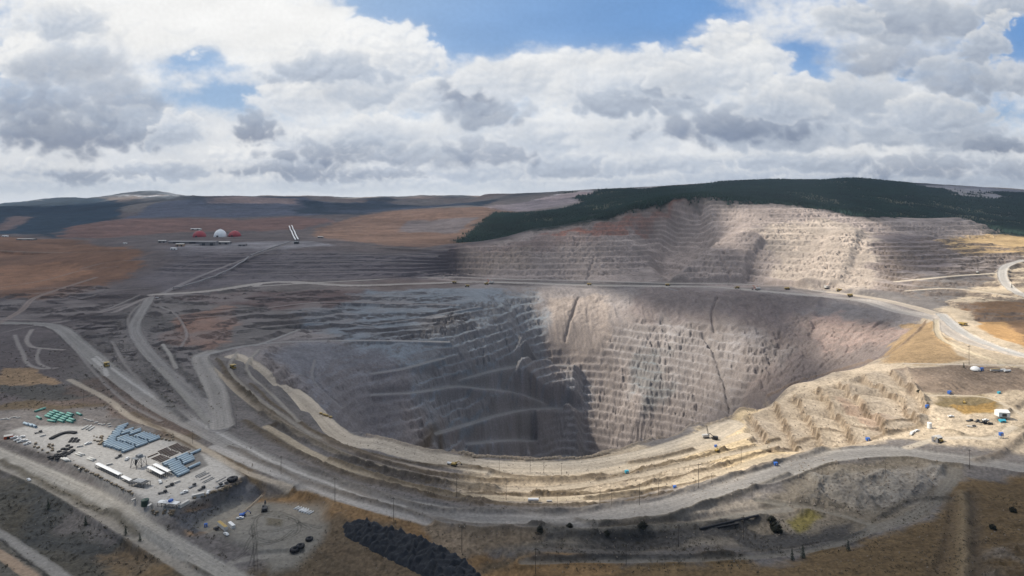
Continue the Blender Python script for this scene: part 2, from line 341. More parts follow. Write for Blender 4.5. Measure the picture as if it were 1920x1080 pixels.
# general unevenness of worked ground
M_far = sstep(2300, 3600, Y)
bump(np.ones_like(Z), n_sm*0.45*sstep(200, 500, Y)+n_mid*1.2+n_big*M_far*6+n_t*.12)
M_hill = mask([(860,455),(1010,432),(1110,418),(1200,398),(1270,376),(1320,372),(1500,386),(1640,412),(1800,408),(1850,435),(2100,450),(2100,372),(1920,362),(1740,353),(1600,335),(1340,343),(1200,354),(1050,362),(1100,378),(1010,398),(930,398)], 40, 1.5)
def rough(pts, amp, lam, feather=12, seed=300, col=None, camt=.6):
    M = mask(pts, feather, .6); i = np.nonzero(M.max(1) > .01)[0]; s = slice(i[0], i[-1]+1)
    Z[s] += M[s]*(ridged(X[s]/lam, Y[s]/lam, 4, seed)*amp+fbm(X[s]/lam/3, Y[s]/lam/3, 3, seed+5)*amp*.35)
    if col is not None: paint(M*sstep(-.5, .4, n_sm), col, camt)
    return M
# ------------------------------------------------------------------ ground colours, by place
paint(sstep(-.3, .5, n_big)*(Y > 1500), (0.15,0.105,0.09), .6)
region([(-200,780),(-200,400),(0,390),(300,400),(640,395),(900,392),(1000,440),(860,460),(560,470),(330,560),(250,560),(180,640),(150,700),(60,760)], (0.105,0.088,0.085), 60)
region([(-200,560),(-200,445),(150,452),(280,470),(240,520),(160,548),(60,560)], (0.15,0.085,0.055), 40)           # red ground left
region([(0,500),(110,490),(170,510),(60,540),(-60,545)], (0.21,0.115,0.07), 25)
region([(110,446),(125,425),(200,413),(460,412),(560,405),(620,415),(560,430),(350,434),(200,446)], (0.145,0.088,0.075), 30, 2)
region([(590,440),(620,420),(680,405),(760,393),(950,388),(980,400),(900,420),(860,456),(740,462),(660,452)], (0.175,0.11,0.08), 40, 2)
region([(745,435),(760,412),(890,408),(880,425),(860,438)], (0.15,0.125,0.12), 25, 2)
region([(240,410),(270,385),(350,374),(560,374),(640,390),(600,402),(450,408)], (0.080,0.088,0.115), 60, 2)
region([(350,373),(560,376),(560,384),(400,382)], (0.21,0.16,0.15), 80, 2)
region([(-200,440),(-200,390),(60,379),(160,375),(240,385),(230,405),(120,430),(110,446),(60,440)], (0.018,0.036,0.055), 60, 3)  # far left hills painted dark blue, distance haze put into the colour
region([(-200,436),(0,425),(30,405),(60,408),(20,432)], (0.14,0.10,0.09), 40, 2)
region([(560,400),(560,376),(940,373),(900,386),(760,390),(680,402)], (0.022,0.036,0.052), 80, 3)
region([(640,400),(600,385),(700,380),(900,378),(860,386),(760,392),(690,400)], (0.05,0.062,0.085), 80, 3)
paint(mask([(185,374),(235,364),(290,361),(340,369),(340,376),(260,372)], 60, 5)*sstep(-.1, .25, fbm(X/500, Y/500, 4, 88)), (0.55,0.57,0.60))
region([(900,388),(1000,374),(1090,361),(1115,366),(1060,385),(990,395)], (0.24,0.20,0.20), 60, 2)
region([(400,455),(560,452),(620,460),(500,470),(330,480),(320,462)], (0.17,0.16,0.165), 30)
region([(300,640),(330,590),(420,575),(450,600),(430,640),(380,655)], (0.235,0.15,0.115), 15)
region([(330,560),(450,545),(620,545),(780,545),(860,560),(700,580),(520,585),(420,575)], (0.12,0.085,0.078), 30)
paint(M_terrL, (0.125,0.112,0.118), .8)
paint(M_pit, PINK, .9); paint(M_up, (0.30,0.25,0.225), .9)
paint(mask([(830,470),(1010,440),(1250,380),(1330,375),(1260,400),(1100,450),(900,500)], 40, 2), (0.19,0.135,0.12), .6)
paint(M_left, (0.175,0.172,0.182), .9)  # left slope coloured paler to make up for weak light in the pit
region([(700,545),(1000,545),(1030,700),(1000,850),(830,850),(780,700),(640,640),(560,600)], (0.178,0.198,0.215), 45, 2, .92)  # shaded left pit wall painted blue-grey, cool shade put into the colour
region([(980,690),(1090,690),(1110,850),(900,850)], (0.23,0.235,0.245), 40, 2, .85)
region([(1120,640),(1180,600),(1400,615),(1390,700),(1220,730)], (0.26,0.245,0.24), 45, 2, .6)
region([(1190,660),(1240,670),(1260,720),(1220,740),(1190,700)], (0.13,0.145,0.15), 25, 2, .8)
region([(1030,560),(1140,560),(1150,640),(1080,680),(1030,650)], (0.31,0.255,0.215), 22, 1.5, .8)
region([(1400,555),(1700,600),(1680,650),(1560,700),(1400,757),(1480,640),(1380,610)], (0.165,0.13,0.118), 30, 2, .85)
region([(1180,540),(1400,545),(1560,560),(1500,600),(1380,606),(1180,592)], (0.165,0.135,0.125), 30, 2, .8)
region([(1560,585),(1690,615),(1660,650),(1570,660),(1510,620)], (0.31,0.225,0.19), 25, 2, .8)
region([(1420,420),(1560,410),(1640,440),(1640,540),(1480,530),(1440,470)], (0.40,0.335,0.27), 40, 2, .7)
region([(1640,440),(1760,440),(1800,500),(1680,520),(1640,500)], (0.17,0.14,0.135), 25, 2, .8)
region([(1000,440),(1100,428),(1250,385),(1290,372),(1240,395),(1130,440)], (0.24,0.115,0.085), 18, 2, .9)
region([(860,470),(1000,455),(1000,500),(880,515)], (0.22,0.18,0.15), 30, 2, .6)
# right side: sand, dry grass, rock heaps
region([(1280,850),(1380,770),(1560,700),(1660,675),(1750,590),(1790,560),(1930,470),(2100,470),(2100,850),(1920,850),(1700,830),(1600,838),(1450,875),(1330,905),(1060,945),(930,940),(850,915),(880,870),(1050,860),(1200,836)], (0.40,0.325,0.235), 16)
paint(M_cutR, (0.40,0.325,0.24), .7)
region([(1440,750),(1400,800),(1480,850),(1380,880),(1280,860),(1330,810)], (0.56,0.43,0.26), 15, 1, .8)
region([(1560,740),(1660,780),(1700,800),(1640,815),(1580,770)], (0.34,0.235,0.17), 9, 1.2, .8)
region([(1700,610),(1750,605),(1780,650),(1820,675),(1740,680),(1660,678),(1670,650)], (0.275,0.19,0.105), 10)
region([(1800,570),(1920,560),(2000,600),(2000,650),(1920,640),(1850,610)], (0.17,0.105,0.06), 10)
region([(1830,600),(1870,600),(1920,630),(1920,655),(1850,625)], (0.33,0.20,0.09), 8)
region([(1750,445),(1930,440),(2000,450),(1950,475),(1800,475)], (0.40,0.27,0.12), 25, 1, .8)
region([(1680,690),(1720,685),(1930,692),(1990,740),(1760,740),(1700,735)], (0.19,0.145,0.11), 7)
region([(1750,740),(1840,740),(1890,765),(1870,782),(1780,770)], (0.17,0.13,0.07), 8)
region([(1800,760),(1870,755),(1880,778),(1820,785)], (0.26,0.165,0.06), 6)
# near side
region([(-200,1100),(-200,860),(0,880),(200,1000),(330,1060),(420,1100)], (0.10,0.088,0.066), 12)
region([(0,900),(120,930),(260,1010),(300,1060),(180,1060),(40,980)], (0.075,0.074,0.068), 14, 1.4)
region([(-200,980),(0,985),(110,1070),(130,1100),(-200,1100)], (0.145,0.13,0.105), 6, .4)
region([(180,1035),(260,1015),(350,1075),(330,1100),(200,1100)], OCHRE, 14, 1, .6)
region([(-200,780),(0,760),(120,740),(260,790),(420,850),(560,905),(700,950),(860,1000),(1010,1050),(1100,1100),(420,1100),(560,1000),(440,880),(200,770),(60,770)], (0.11,0.082,0.052), 12)
region([(470,905),(640,915),(760,965),(900,1010),(960,1050),(900,1060),(640,985),(600,1000),(520,930)], (0.20,0.125,0.062), 9, .8)
region([(380,960),(470,905),(540,900),(500,960),(420,1000),(370,1010)], (0.24,0.15,0.08), 8)
region([(60,745),(200,705),(340,770),(400,820),(300,820),(180,770)], (0.13,0.098,0.08), 12)
region([(0,690),(60,690),(120,720),(60,730),(0,735)], (0.30,0.20,0.11), 6, .7, .8)
region([(0,740),(0,720),(120,725),(160,745),(60,752)], (0.08,0.074,0.066), 8)
region([(700,1100),(560,1000),(640,975),(760,1010),(900,1060),(960,1100)], (0.13,0.095,0.06), 10)
region([(1000,1100),(1010,1062),(1300,1058),(1500,1042),(1640,1010),(1760,960),(1800,900),(1930,895),(2100,880),(2100,1100)], (0.13,0.088,0.045), 10)
region([(880,1080),(1010,1045),(1180,1060),(1120,1100)], (0.20,0.125,0.06), 9)
region([(850,985),(1000,990),(1200,985),(1380,950),(1480,905),(1560,870),(1700,858),(1790,880),(1780,930),(1640,1000),(1480,1030),(1200,1045),(1000,1045),(900,1020)], (0.15,0.128,0.10), 9)
region([(1000,1000),(1200,1005),(1400,998),(1600,990),(1600,1015),(1400,1030),(1150,1040),(1000,1030)], (0.058,0.054,0.05), 8, 1.2)
region([(1450,960),(1510,950),(1540,975),(1480,990)], (0.15,0.125,0.045), 7, 1.2)
region([(1250,975),(1350,940),(1410,925),(1400,960),(1280,992)], (0.22,0.19,0.155), 7)
region([(1560,900),(1700,880),(1760,900),(1740,930),(1600,950),(1500,930)], (0.20,0.18,0.155), 8, 1, .8)
region([(700,965),(1000,985),(1000,1030),(900,1020),(800,985)], (0.19,0.145,0.10), 8)
Z += sstep(5200, 7500, Y)*sstep(400, -800, X)*(ridged(X/1500, Y/900, 4, 55)*48)
paint(sstep(4800, 6500, Y)*sstep(-.15, .2, fbm(X/900, Y/1500, 4, 57)), (0.015,0.028,0.040), .8)  # dark blue over the far ridges, haze and shade painted in
paint(sstep(7500, 8500, Y)*(X < -4500)*sstep(.35, .55, fbm(X/700, Y/900, 4, 58)), (0.4,0.42,0.45), .8)
# forest floor
paint(np.clip(M_hill+.9*n_sm*(M_hill > .02)*(M_hill < .95)+.8*n_mid*(M_hill > .02)*(M_hill < .95), 0, 1), FOR, .97)
for pts in ([(1000,375),(1100,357),(1120,358),(1060,368)], [(1180,353),(1230,350),(1228,354),(1190,356)], [(1690,345),(1760,347),(1850,351),(1930,358),(1930,362),(1760,353)], [(1770,352),(1850,354),(1890,370),(1840,376),(1790,366)], [(1560,345),(1600,343),(1590,347)]):
    region(pts, (0.40,0.37,0.37), 50, 3, .8)
M_open = M_hill*sstep(.03, .17, fbm(X/330, Y/330, 4, 81)+.25*fbm(X/90, Y/90, 3, 82))*sstep(2700, 3300, Y)
paint(M_open, (0.085,0.085,0.055), .9)
region([(1000,372),(1095,360),(1110,364),(1030,378)], (0.30,0.24,0.235), 40, 2)
rough([(1480,935),(1520,900),(1600,880),(1680,890),(1700,930),(1640,960),(1560,945)], 8.0, 38, 10, 310, (0.20,0.185,0.16), .5)
rough([(1690,900),(1760,870),(1780,890),(1730,930),(1700,935)], 6.0, 26, 8, 320, (0.19,0.175,0.155), .5)
rough([(1500,925),(1470,960),(1560,970),(1600,950)], 5, 22, 8, 330)
rough([(1180,985),(1420,950),(1480,990),(1200,1020)], 3.0, 26, 10, 332)
rough([(640,975),(980,985),(960,1040),(760,1010)], 1.6, 22, 10, 334)
rough([(1120,880),(1400,830),(1500,850),(1380,885),(1150,930)], 0.9, 15, 12, 335)
rough([(1720,740),(1900,745),(1920,840),(1750,840)], 1.0, 14, 10, 340)
rough([(560,930),(700,975),(900,1040),(860,1090),(600,1090)], 1.1, 17, 14, 345, (0.09,0.068,0.045), .5)
rough([(-100,900),(100,920),(400,1090),(-100,1090)], 1.5, 20, 14, 350, (0.06,0.06,0.055), .5)
rough([(100,700),(60,640),(180,620),(330,790),(300,830)], 1.5, 22, 14, 355, (0.08,0.072,0.066), .5)
rough([(200,560),(300,570),(420,780),(380,790),(250,700)], 2.0, 30, 18, 360, (0.085,0.08,0.078), .5)
rough([(1780,910),(1930,900),(1930,1090),(1760,1090)], 1.5, 26, 14, 365)
rough([(1820,1040),(1920,1020),(1960,1090),(1830,1090)], 4, 18, 8, 370, (0.28,0.25,0.22), .7)
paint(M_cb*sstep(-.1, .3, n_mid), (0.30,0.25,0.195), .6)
paint(face_shade*M_cb, (0.13,0.095,0.065), .95)  # bench faces and gullies painted dark brown to deepen their shade
# darker and paler blotches of dirt everywhere
C *= np.clip(1+0.34*n_mid+0.34*n_sm+0.26*n_t+0.10*n_big, .3, 1.8)[..., None]
C *= np.clip(1+sstep(1700, 2300, Y)*(1-M_hill)*(.45*fbm(X/420, Y/75, 4, 31)+.3*fbm(X/60, Y/40, 3, 32)), .3, 1.7)[..., None]
Z += sstep(2300, 3000, Y)*(1-M_hill)*fbm(X/300, Y/160, 4, 33)*9
n_f = fbm(X/2.6, Y/2.6, 3, 23); n_g = fbm(X/11, Y/6, 4, 29); near = sstep(1300, 800, Y)
C *= np.clip(1+near*(.42*n_f+.45*n_g*(n_g < .1)), .25, 1.7)[..., None]; Z += near*n_f*.28
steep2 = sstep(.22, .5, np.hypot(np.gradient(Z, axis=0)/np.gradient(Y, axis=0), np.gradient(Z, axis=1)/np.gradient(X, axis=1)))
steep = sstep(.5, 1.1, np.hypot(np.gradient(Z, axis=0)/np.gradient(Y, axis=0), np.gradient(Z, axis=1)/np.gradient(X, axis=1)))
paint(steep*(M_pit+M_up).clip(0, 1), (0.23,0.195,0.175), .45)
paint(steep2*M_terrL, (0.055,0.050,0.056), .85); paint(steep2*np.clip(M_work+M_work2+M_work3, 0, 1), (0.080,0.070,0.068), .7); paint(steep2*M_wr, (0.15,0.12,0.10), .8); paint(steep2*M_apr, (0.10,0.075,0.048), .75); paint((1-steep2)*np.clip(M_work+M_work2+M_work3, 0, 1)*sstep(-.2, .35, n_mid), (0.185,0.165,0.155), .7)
# ------------------------------------------------------------------ roads, pads, berms
def road(pts, width, col=ROADC, shoulder=None, berm=0, amt=.95, dz=0, tracks=True):
    w = chain(pts); shoulder = shoulder or width*.6+2
    zs = w[:, 2].copy()
    for _ in range(6): zs[1:-1] = (zs[:-2]+2*zs[1:-1]+zs[2:])/4
    w[:, 2] = zs+dz; bx = box(w, width+shoulder+20)
    if bx is None: return w
    d, zr = seg_dist(X[bx]+n_sm[bx]*.6, Y[bx]+n_sm[bx]*.6, w)
    m = 1-sstep(width/2, width/2+shoulder, d)
    Z[bx] += (zr-Z[bx])*m
    if berm: Z[bx] += berm*1.3*np.exp(-((d-width/2-1)/1.3)**2)*(0.6+0.8*sstep(-.4, .4, n_sm[bx]))
    c = np.array(col)*(1+0.10*n_mid[bx]+.06*n_t[bx])[..., None]
    c = c*(1+.22*perlin(d/max(1.2, width*.09), (X[bx]-Y[bx])/190, 46)*(width > 8))[..., None]
    if tracks: c = c*(1-0.08*np.cos(d*6.28/(width/1.6)+n_mid[bx]*.8)*(width > 10)+.06*fbm(X[bx]/60+d*.15, Y[bx]/60-d*.15, 3, 45))[..., None]
    d = d+n_sm[bx]*width*.07+n_t[bx]*1.2; mm = (1-sstep(width/2-1.5, width/2+2, d))*amt*(.86+.14*n_sm[bx])
    C[bx] += (c-C[bx])*mm[..., None]
    return w
def ridge(pts, h=2.5, width=2.5, col=(0.13,0.095,0.06), amt=.75, cw=1.6, w=None):
    w = chain(pts) if w is None else w; bx = box(w, width*6+20)
    if bx is None: return
    d, _ = seg_dist(X[bx]+n_sm[bx]*3.5, Y[bx]+n_sm[bx]*3.5, w)
    g = np.exp(-(d/width)**2)*(0.45+0.9*sstep(-.5, .5, n_sm[bx]+.5*n_t[bx]))
    Z[bx] += h*g
    C[bx] += (np.array(col)-C[bx])*(np.exp(-(d/(width*cw))**2)*amt)[..., None]
def flat(pts, col, feather=4, wob=.25, z=None, amt=.95):
    w = chain(pts, dense=False); M = mask(pts, feather, wob); zz = np.median(w[:, 2]) if z is None else z
    Z[:] = Z+(zz-Z)*M
    if col is not None: paint(M, col, amt)
    C[:] = C*(1+M*.10*n_sm)[..., None] if col is not None else C
    return zz
BE = (0.47,0.40,0.31)
road([(440,668),(500,700),(560,762),(640,805),(730,838),(830,862),(930,876),(1050,878),(1150,868),(1250,845),(1330,815),(1370,795)], 30, BE, 6)
road([(930,895),(1050,897),(1180,875),(1300,845),(1400,815)], 12, (0.45,0.37,0.27), 5)
road([(395,690),(470,755),(600,835),(720,878),(850,905),(960,918),(1060,915),(1200,892),(1340,858),(1450,835)], 9, (0.37,0.31,0.235), 3, 1.0)
road([(500,800),(600,858),(700,893),(820,922),(930,934),(1060,936),(1200,920),(1330,893),(1450,855)], 9, (0.40,0.33,0.235), 3)
road([(560,800),(640,838),(760,872),(870,893)], 6, (0.36,0.30,0.24), 3)
BM = (0.115,0.085,0.052)  # dark berm colour, painting in the shade of their small slopes
ridge([(410,675),(440,720),(520,775),(620,828),(740,872),(850,893),(960,901),(1060,900),(1130,890)], 3.0, 2.6, BM)
ridge([(430,700),(500,775),(620,845),(730,885),(830,906),(930,918)], 4.0, 4.0, (0.085,0.068,0.048))
ridge([(470,720),(560,790),(660,840),(780,870),(900,880)], 2.0, 2, BM)
ridge([(460,790),(560,850),(680,898),(800,925),(900,945)], 3.2, 3.4, BM)
ridge([(620,862),(730,900),(840,925),(960,946),(1080,948),(1180,940),(1260,925)], 3, 2.4, BM)
ridge([(1000,925),(1100,925),(1220,905),(1330,880),(1420,850),(1500,838)], 3, 2.2, BM)
ridge([(880,925),(950,927),(1020,925),(1100,922)], 3, 2.6, BM)
ridge([(1120,900),(1200,885),(1290,862),(1360,845)], 3, 2.2, BM)
ridge([(1180,868),(1240,855),(1300,842)], 2.6, 2.0, BM)
ridge([(1150,893),(1240,870),(1330,850),(1400,838),(1460,820)], 2.5, 1.8, BM)
ridge([(1100,935),(1180,925),(1260,912),(1340,895)], 2.5, 1.8, BM)
ridge([(860,870),(930,885),(990,893),(1060,895)], 2.0, 1.8, BM)
ridge([(790,842),(830,850),(878,856)], 3.0, 4.5, BM)
ridge([(1360,905),(1420,880),(1480,858),(1560,838),(1640,820),(1730,800)], 2.6, 2.0, (0.17,0.125,0.08))
ridge([(1450,840),(1540,815),(1640,808),(1700,790),(1740,760)], 2.4, 1.8, (0.2,0.15,0.1))
ridge(None, 2.6, 2.2, (0.30,0.24,0.18), w=np.array([rim_pt(x, 3.5) for x in range(690, 1420, 25)]))
ridge([(1440,742),(1520,712),(1600,690),(1660,668),(1700,640),(1735,604)], 3, 2.4, (0.22,0.16,0.115))
# main haul road and its branches
MAIN = [(-150,604),(0,606),(100,612),(150,648),(200,690),(250,728),(300,762),(400,815),(470,852),(530,880),(610,912),(700,938),(790,957),(880,970),(960,975),(1050,975),(1150,966),(1250,948),(1350,918),(1450,888),(1530,862),(1600,850),(1680,848),(1750,856),(1830,866),(1920,880),(2090,905)]
road(MAIN, 25, (0.25,0.235,0.215), 8, 1.3)
road([(180,668),(250,720),(330,770),(420,818),(520,868),(600,902),(680,930),(760,950)], 3, (0.42,0.40,0.37), 2, 0, .8)
road([(400,838),(470,868),(560,905),(640,935),(720,958),(800,978)], 9, (0.34,0.32,0.295), 4)
ridge([(430,838),(540,890),(640,925),(740,952),(860,985),(960,992),(1060,990)], 2.0, 2.4, (0.13,0.11,0.09))
ridge([(1080,975),(1120,985),(1250,972),(1340,945),(1420,915),(1480,890)], 2.4, 2.2, (0.12,0.105,0.085))
ridge([(560,870),(700,925),(830,958),(960,962),(1060,962),(1160,950),(1260,930),(1350,905),(1450,872),(1550,845)], 2.6, 2.6, (0.15,0.13,0.11))
road([(282,558),(262,590),(252,615),(265,645),(300,685),(345,725),(385,755),(405,785),(412,806)], 19, (0.235,0.22,0.205), 8, 1.2)
road([(395,660),(375,670),(388,700),(405,735),(412,775),(415,800)], 25, (0.27,0.25,0.225), 8, 1.2)
road([(372,668),(430,655),(480,645),(560,640),(700,638),(840,641)], 11, (0.27,0.255,0.24), 3)
road([(480,648),(520,634),(560,618)], 7, (0.26,0.25,0.235), 3)
road([(370,585),(480,580),(600,566),(760,570),(860,572)], 7, (0.25,0.22,0.205), 5)
road([(700,608),(780,598),(840,585),(900,575)], 6, (0.22,0.21,0.205), 4)
road([(-20,615),(40,582),(62,560),(110,543),(180,520)], 12, (0.20,0.16,0.14), 5)
road([(100,606),(200,590),(265,562),(285,556)], 10, (0.24,0.21,0.195), 5)
road([(0,598),(100,600),(180,588),(240,570)], 7, (0.22,0.19,0.175), 4)
road([(300,552),(360,525),(420,500),(470,482),(545,455)], 14, (0.21,0.19,0.185), 5)
LN = (0.235,0.215,0.20)
for p_, w_ in (([(0,625),(60,612),(130,600),(200,580),(262,553)], 5), ([(150,560),(220,545),(290,540)], 5), ([(300,575),(330,590),(350,625),(340,650)], 4), ([(255,640),(240,600),(262,572),(300,560)], 4),
               ([(320,600),(420,592),(520,585),(640,588),(760,592)], 4), ([(430,620),(520,612),(600,604),(700,612)], 4), ([(640,555),(760,551),(860,556)], 4), ([(480,560),(600,552),(700,556)], 4),
               ([(380,520),(500,512),(640,508),(800,512)], 6), ([(350,498),(480,492),(640,490),(800,494)], 6), ([(420,478),(560,474),(700,476),(820,480)], 6), ([(560,466),(700,464),(840,468)], 6), ([(130,640),(170,690),(230,750),(300,790)], 4),
               ([(210,640),(240,690),(300,750),(380,800)], 4), ([(330,700),(370,740),(395,780)], 4), ([(0,540),(90,525),(150,508),(220,500)], 5), ([(0,470),(120,474),(240,470)], 7), ([(150,505),(210,490),(300,488)], 5)):
    road(p_, w_, LN, 3, .6, .75, tracks=False)
road([(60,618),(50,636),(60,650),(90,654),(118,656)], 6, (0.27,0.24,0.215), 4)
road([(28,628),(34,645),(44,665),(52,682),(75,691),(105,690)], 5, (0.25,0.225,0.205), 4)
road([(74,654),(69,668),(74,682),(92,690)], 4, (0.25,0.225,0.205), 4)
road([(175,672),(195,690),(200,705)], 5, (0.4,0.38,0.35), 3)
road([(130,712),(200,748),(250,785),(330,815),(400,852),(450,880),(540,912)], 7, (0.36,0.31,0.245), 3)
ridge([(250,775),(330,825),(400,865),(470,900)], 1.6, 2.0, (0.12,0.09,0.06))
for p in ([(285,690),(330,735),(370,775)], [(300,650),(320,665),(345,700),(385,745)], [(265,700),(310,750),(350,790)]):
    ridge(p, 2.5, 3, (0.10,0.092,0.085))
road([(300,690),(345,740),(390,790)], 8, (0.25,0.235,0.21), 5)
road([(305,645),(318,665),(330,690)], 5, (0.3,0.28,0.25), 4)
road([(445,660),(430,690),(470,735),(560,800),(600,822)], 5, (0.26,0.235,0.20), 3)
road([(485,655),(462,690),(520,750),(560,790)], 4, (0.27,0.245,0.21), 3)
road([(590,675),(585,705),(600,725),(640,765)], 4, (0.24,0.225,0.215), 3)
# middle level
road([(290,553),(400,546),(520,528),(650,536),(760,533),(900,529),(1050,533),(1150,537),(1250,536),(1350,540),(1450,548),(1550,557),(1620,566),(1680,583),(1740,596),(1770,604),(1790,625),(1830,645),(1920,668),(2060,700)], 34, (0.36,0.325,0.29), 10, 1.2)
road([(480,537),(650,526),(830,520),(960,523),(1100,527),(1250,530),(1400,534),(1550,547)], 16, (0.33,0.30,0.27), 8)
road([(1560,548),(1640,560),(1700,572),(1760,590)], 30, (0.45,0.38,0.30), 12)
road([(1765,590),(1800,620),(1850,645),(1920,668),(2060,700)], 18, (0.36,0.35,0.33), 6, 1.5)
road([(1755,600),(1760,630),(1800,655),(1900,690)], 8, (0.42,0.36,0.26), 5, 1.5)
road([(1680,528),(1740,522),(1800,516),(1870,512),(1890,505)], 12, (0.50,0.43,0.33), 8)
road([(1920,488),(1885,500),(1880,520),(1900,545),(1960,570)], 20, (0.40,0.38,0.35), 8, 1.5)
road([(1700,545),(1780,540),(1860,550),(1920,560)], 9, (0.47,0.40,0.31), 6)
road([(1700,682),(1800,682),(1930,686)], 7, (0.43,0.37,0.30), 4)
# pit ramps
for p, w_ in (([(820,728),(870,712),(940,690),(1000,683),(1070,686)], 13), ([(800,733),(850,724),(900,727),(960,735),(1010,752),(1050,772)], 13), ([(820,812),(880,795),(960,770),(1040,768),(1085,770)], 13),
              ([(880,832),(950,825),(1000,826)], 12), ([(700,700),(760,690),(830,672)], 9), ([(1270,545),(1250,540)], 9), ([(700,740),(780,735),(830,728)], 9)):
    road(p, w_, (0.20,0.195,0.19), 5, 0, .8, tracks=False)
# yard, pads, access roads
YZ = flat([(0,800),(40,775),(75,763),(130,765),(190,775),(250,790),(330,822),(420,872),(468,897),(440,925),(330,965),(285,955),(150,885),(40,842),(-40,820)], YARD, 2, .12, 3.6, .0)
paint(mask([(20,810),(60,800),(180,800),(330,830),(440,880),(462,900),(430,925),(330,962),(285,953),(150,885),(80,850)], 5, .3), YARD, .9)
paint(mask([(188,838),(233,853),(306,824),(226,790)], 2, .15), (0.10,0.095,0.09), .8); paint(mask([(299,869),(334,898),(388,873),(372,843)], 2, .15), (0.10,0.095,0.09), .8); paint(mask([(82,784),(96,769),(144,777),(144,797),(118,796)], 2, .15), (0.08,0.08,0.075), .8)  # ground under the pipe stacks painted dark, so gaps between pipes look shaded
paint(mask([(330,972),(372,958),(440,922),(466,899),(502,912),(480,940),(420,977),(368,1004)], 2.5, .2), (0.085,0.085,0.09), .95)  # embankment face painted dark grey for the shade of its sunless side
flat([(395,1000),(478,925),(500,908),(560,915),(600,950),(612,990)], None, 5, .3, -10.5, 0)
paint(mask([(340,985),(372,962),(440,925),(470,903),(492,915),(470,935),(400,985),(370,1000)], 3, .3), (0.10,0.10,0.105), .9)  # second coat of painted shade along the embankment
PZ = flat([(385,985),(440,930),(520,925),(600,950),(620,1000),(560,1060),(500,1075),(460,1030),(400,1010)], (0.215,0.20,0.17), 5, .6, -10.5, .85)
road([(-160,800),(-60,830),(0,850),(100,893),(200,940),(300,1003),(400,1062),(500,1120)], 13, (0.36,0.335,0.29), 5, .8)
road([(-160,830),(-60,850),(0,874),(80,908),(180,965),(280,1027),(380,1090)], 8, (0.29,0.265,0.225), 4, .8)
ridge([(0,864),(100,915),(200,962),(260,1000)], 1.5, 2.0, (0.10,0.085,0.06))
road([(-100,950),(0,1003),(60,1042),(130,1090)], 7.5, (0.30,0.28,0.25), 2)
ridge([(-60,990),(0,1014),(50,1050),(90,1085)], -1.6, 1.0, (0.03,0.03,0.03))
road([(-100,1000),(0,1042),(50,1075),(80,1100)], 7, (0.40,0.29,0.20), 2)
road([(480,1090),(430,1060),(480,1045),(560,1040)], 6, (0.27,0.25,0.215), 3, 0, .7)
# swirling tyre tracks on the pad
def tracks(pts):
    w = chain(pts); bx = box(w, 12); d, _ = seg_dist(X[bx], Y[bx], w)
    m = np.exp(-((d-1.1)/.45)**2); Z[bx] -= .12*m; C[bx] *= (1-.42*m)[..., None]
tracks([(470,1060),(480,1020),(478,985),(490,968),(520,962),(555,975),(560,1000),(535,1015),(500,1020),(470,1005),(480,985)])
tracks([(460,1030),(480,1005),(520,1000),(560,985),(580,985),(600,990)])
tracks([(480,1070),(478,1030),(474,990)])
tracks([(440,1050),(470,1030),(520,1020),(548,1000)])
tracks([(475,975),(500,968),(545,975),(580,995)])
flat([(508,978),(535,980),(532,993),(508,994)], (0.13,0.11,0.075), 2, .4, -9.6, .8)
# lower right haul track, heaps and the raised bank
road([(980,1056),(1150,1052),(1300,1051),(1480,1040),(1590,1015),(1635,990),(1600,975),(1520,955),(1420,940)], 6, (0.165,0.15,0.125), 4, 1.0)
road([(1640,992),(1700,972),(1755,935),(1785,900),(1790,880)], 9, (0.19,0.17,0.14), 6)
road([(1000,1030),(1100,1033),(1250,1040),(1400,1030)], 6, (0.11,0.10,0.09), 3)
ridge([(1000,1046),(1200,1047),(1400,1040),(1560,1015)], 2, 1.6, (0.055,0.05,0.045))
road([(1030,995),(1250,990),(1400,965),(1480,955)], 7, (0.19,0.175,0.15), 4)
ridge([(1000,990),(1080,1000),(1200,1002),(1350,985),(1440,975)], 3.0, 4, (0.075,0.068,0.058))
ridge([(1802,925),(1809,960),(1806,1000),(1810,1040),(1806,1090)], 2.6, 3.4, (0.22,0.165,0.10), .8)
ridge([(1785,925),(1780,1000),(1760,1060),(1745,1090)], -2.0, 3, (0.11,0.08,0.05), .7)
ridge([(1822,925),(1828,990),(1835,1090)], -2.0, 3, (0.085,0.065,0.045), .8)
ridge([(1640,975),(1700,945),(1780,930)], 2.2, 2.4, (0.11,0.095,0.075))
ridge([(1830,865),(1880,850),(1920,820)], 4, 3.5, (0.16,0.13,0.10))
ridge([(1870,790),(1895,770),(1925,752)], 3, 3, (0.11,0.09,0.07))
ridge([(1775,808),(1850,820),(1920,800)], 2, 2, (0.17,0.14,0.10))
ridge([(1700,690),(1720,740),(1738,765)], 2.5, 2.4, (0.42,0.34,0.25), .3)
road([(1740,742),(1790,742),(1850,745),(1900,768),(1925,785)], 5, (0.40,0.34,0.26), 2)
road([(1700,840),(1750,825),(1810,820),(1860,822),(1900,800)], 7, (0.43,0.37,0.29), 4)
C = np.clip(C, 0.01, 0.8)
print('terrain', round(time.time()-T0, 1), Z.shape)

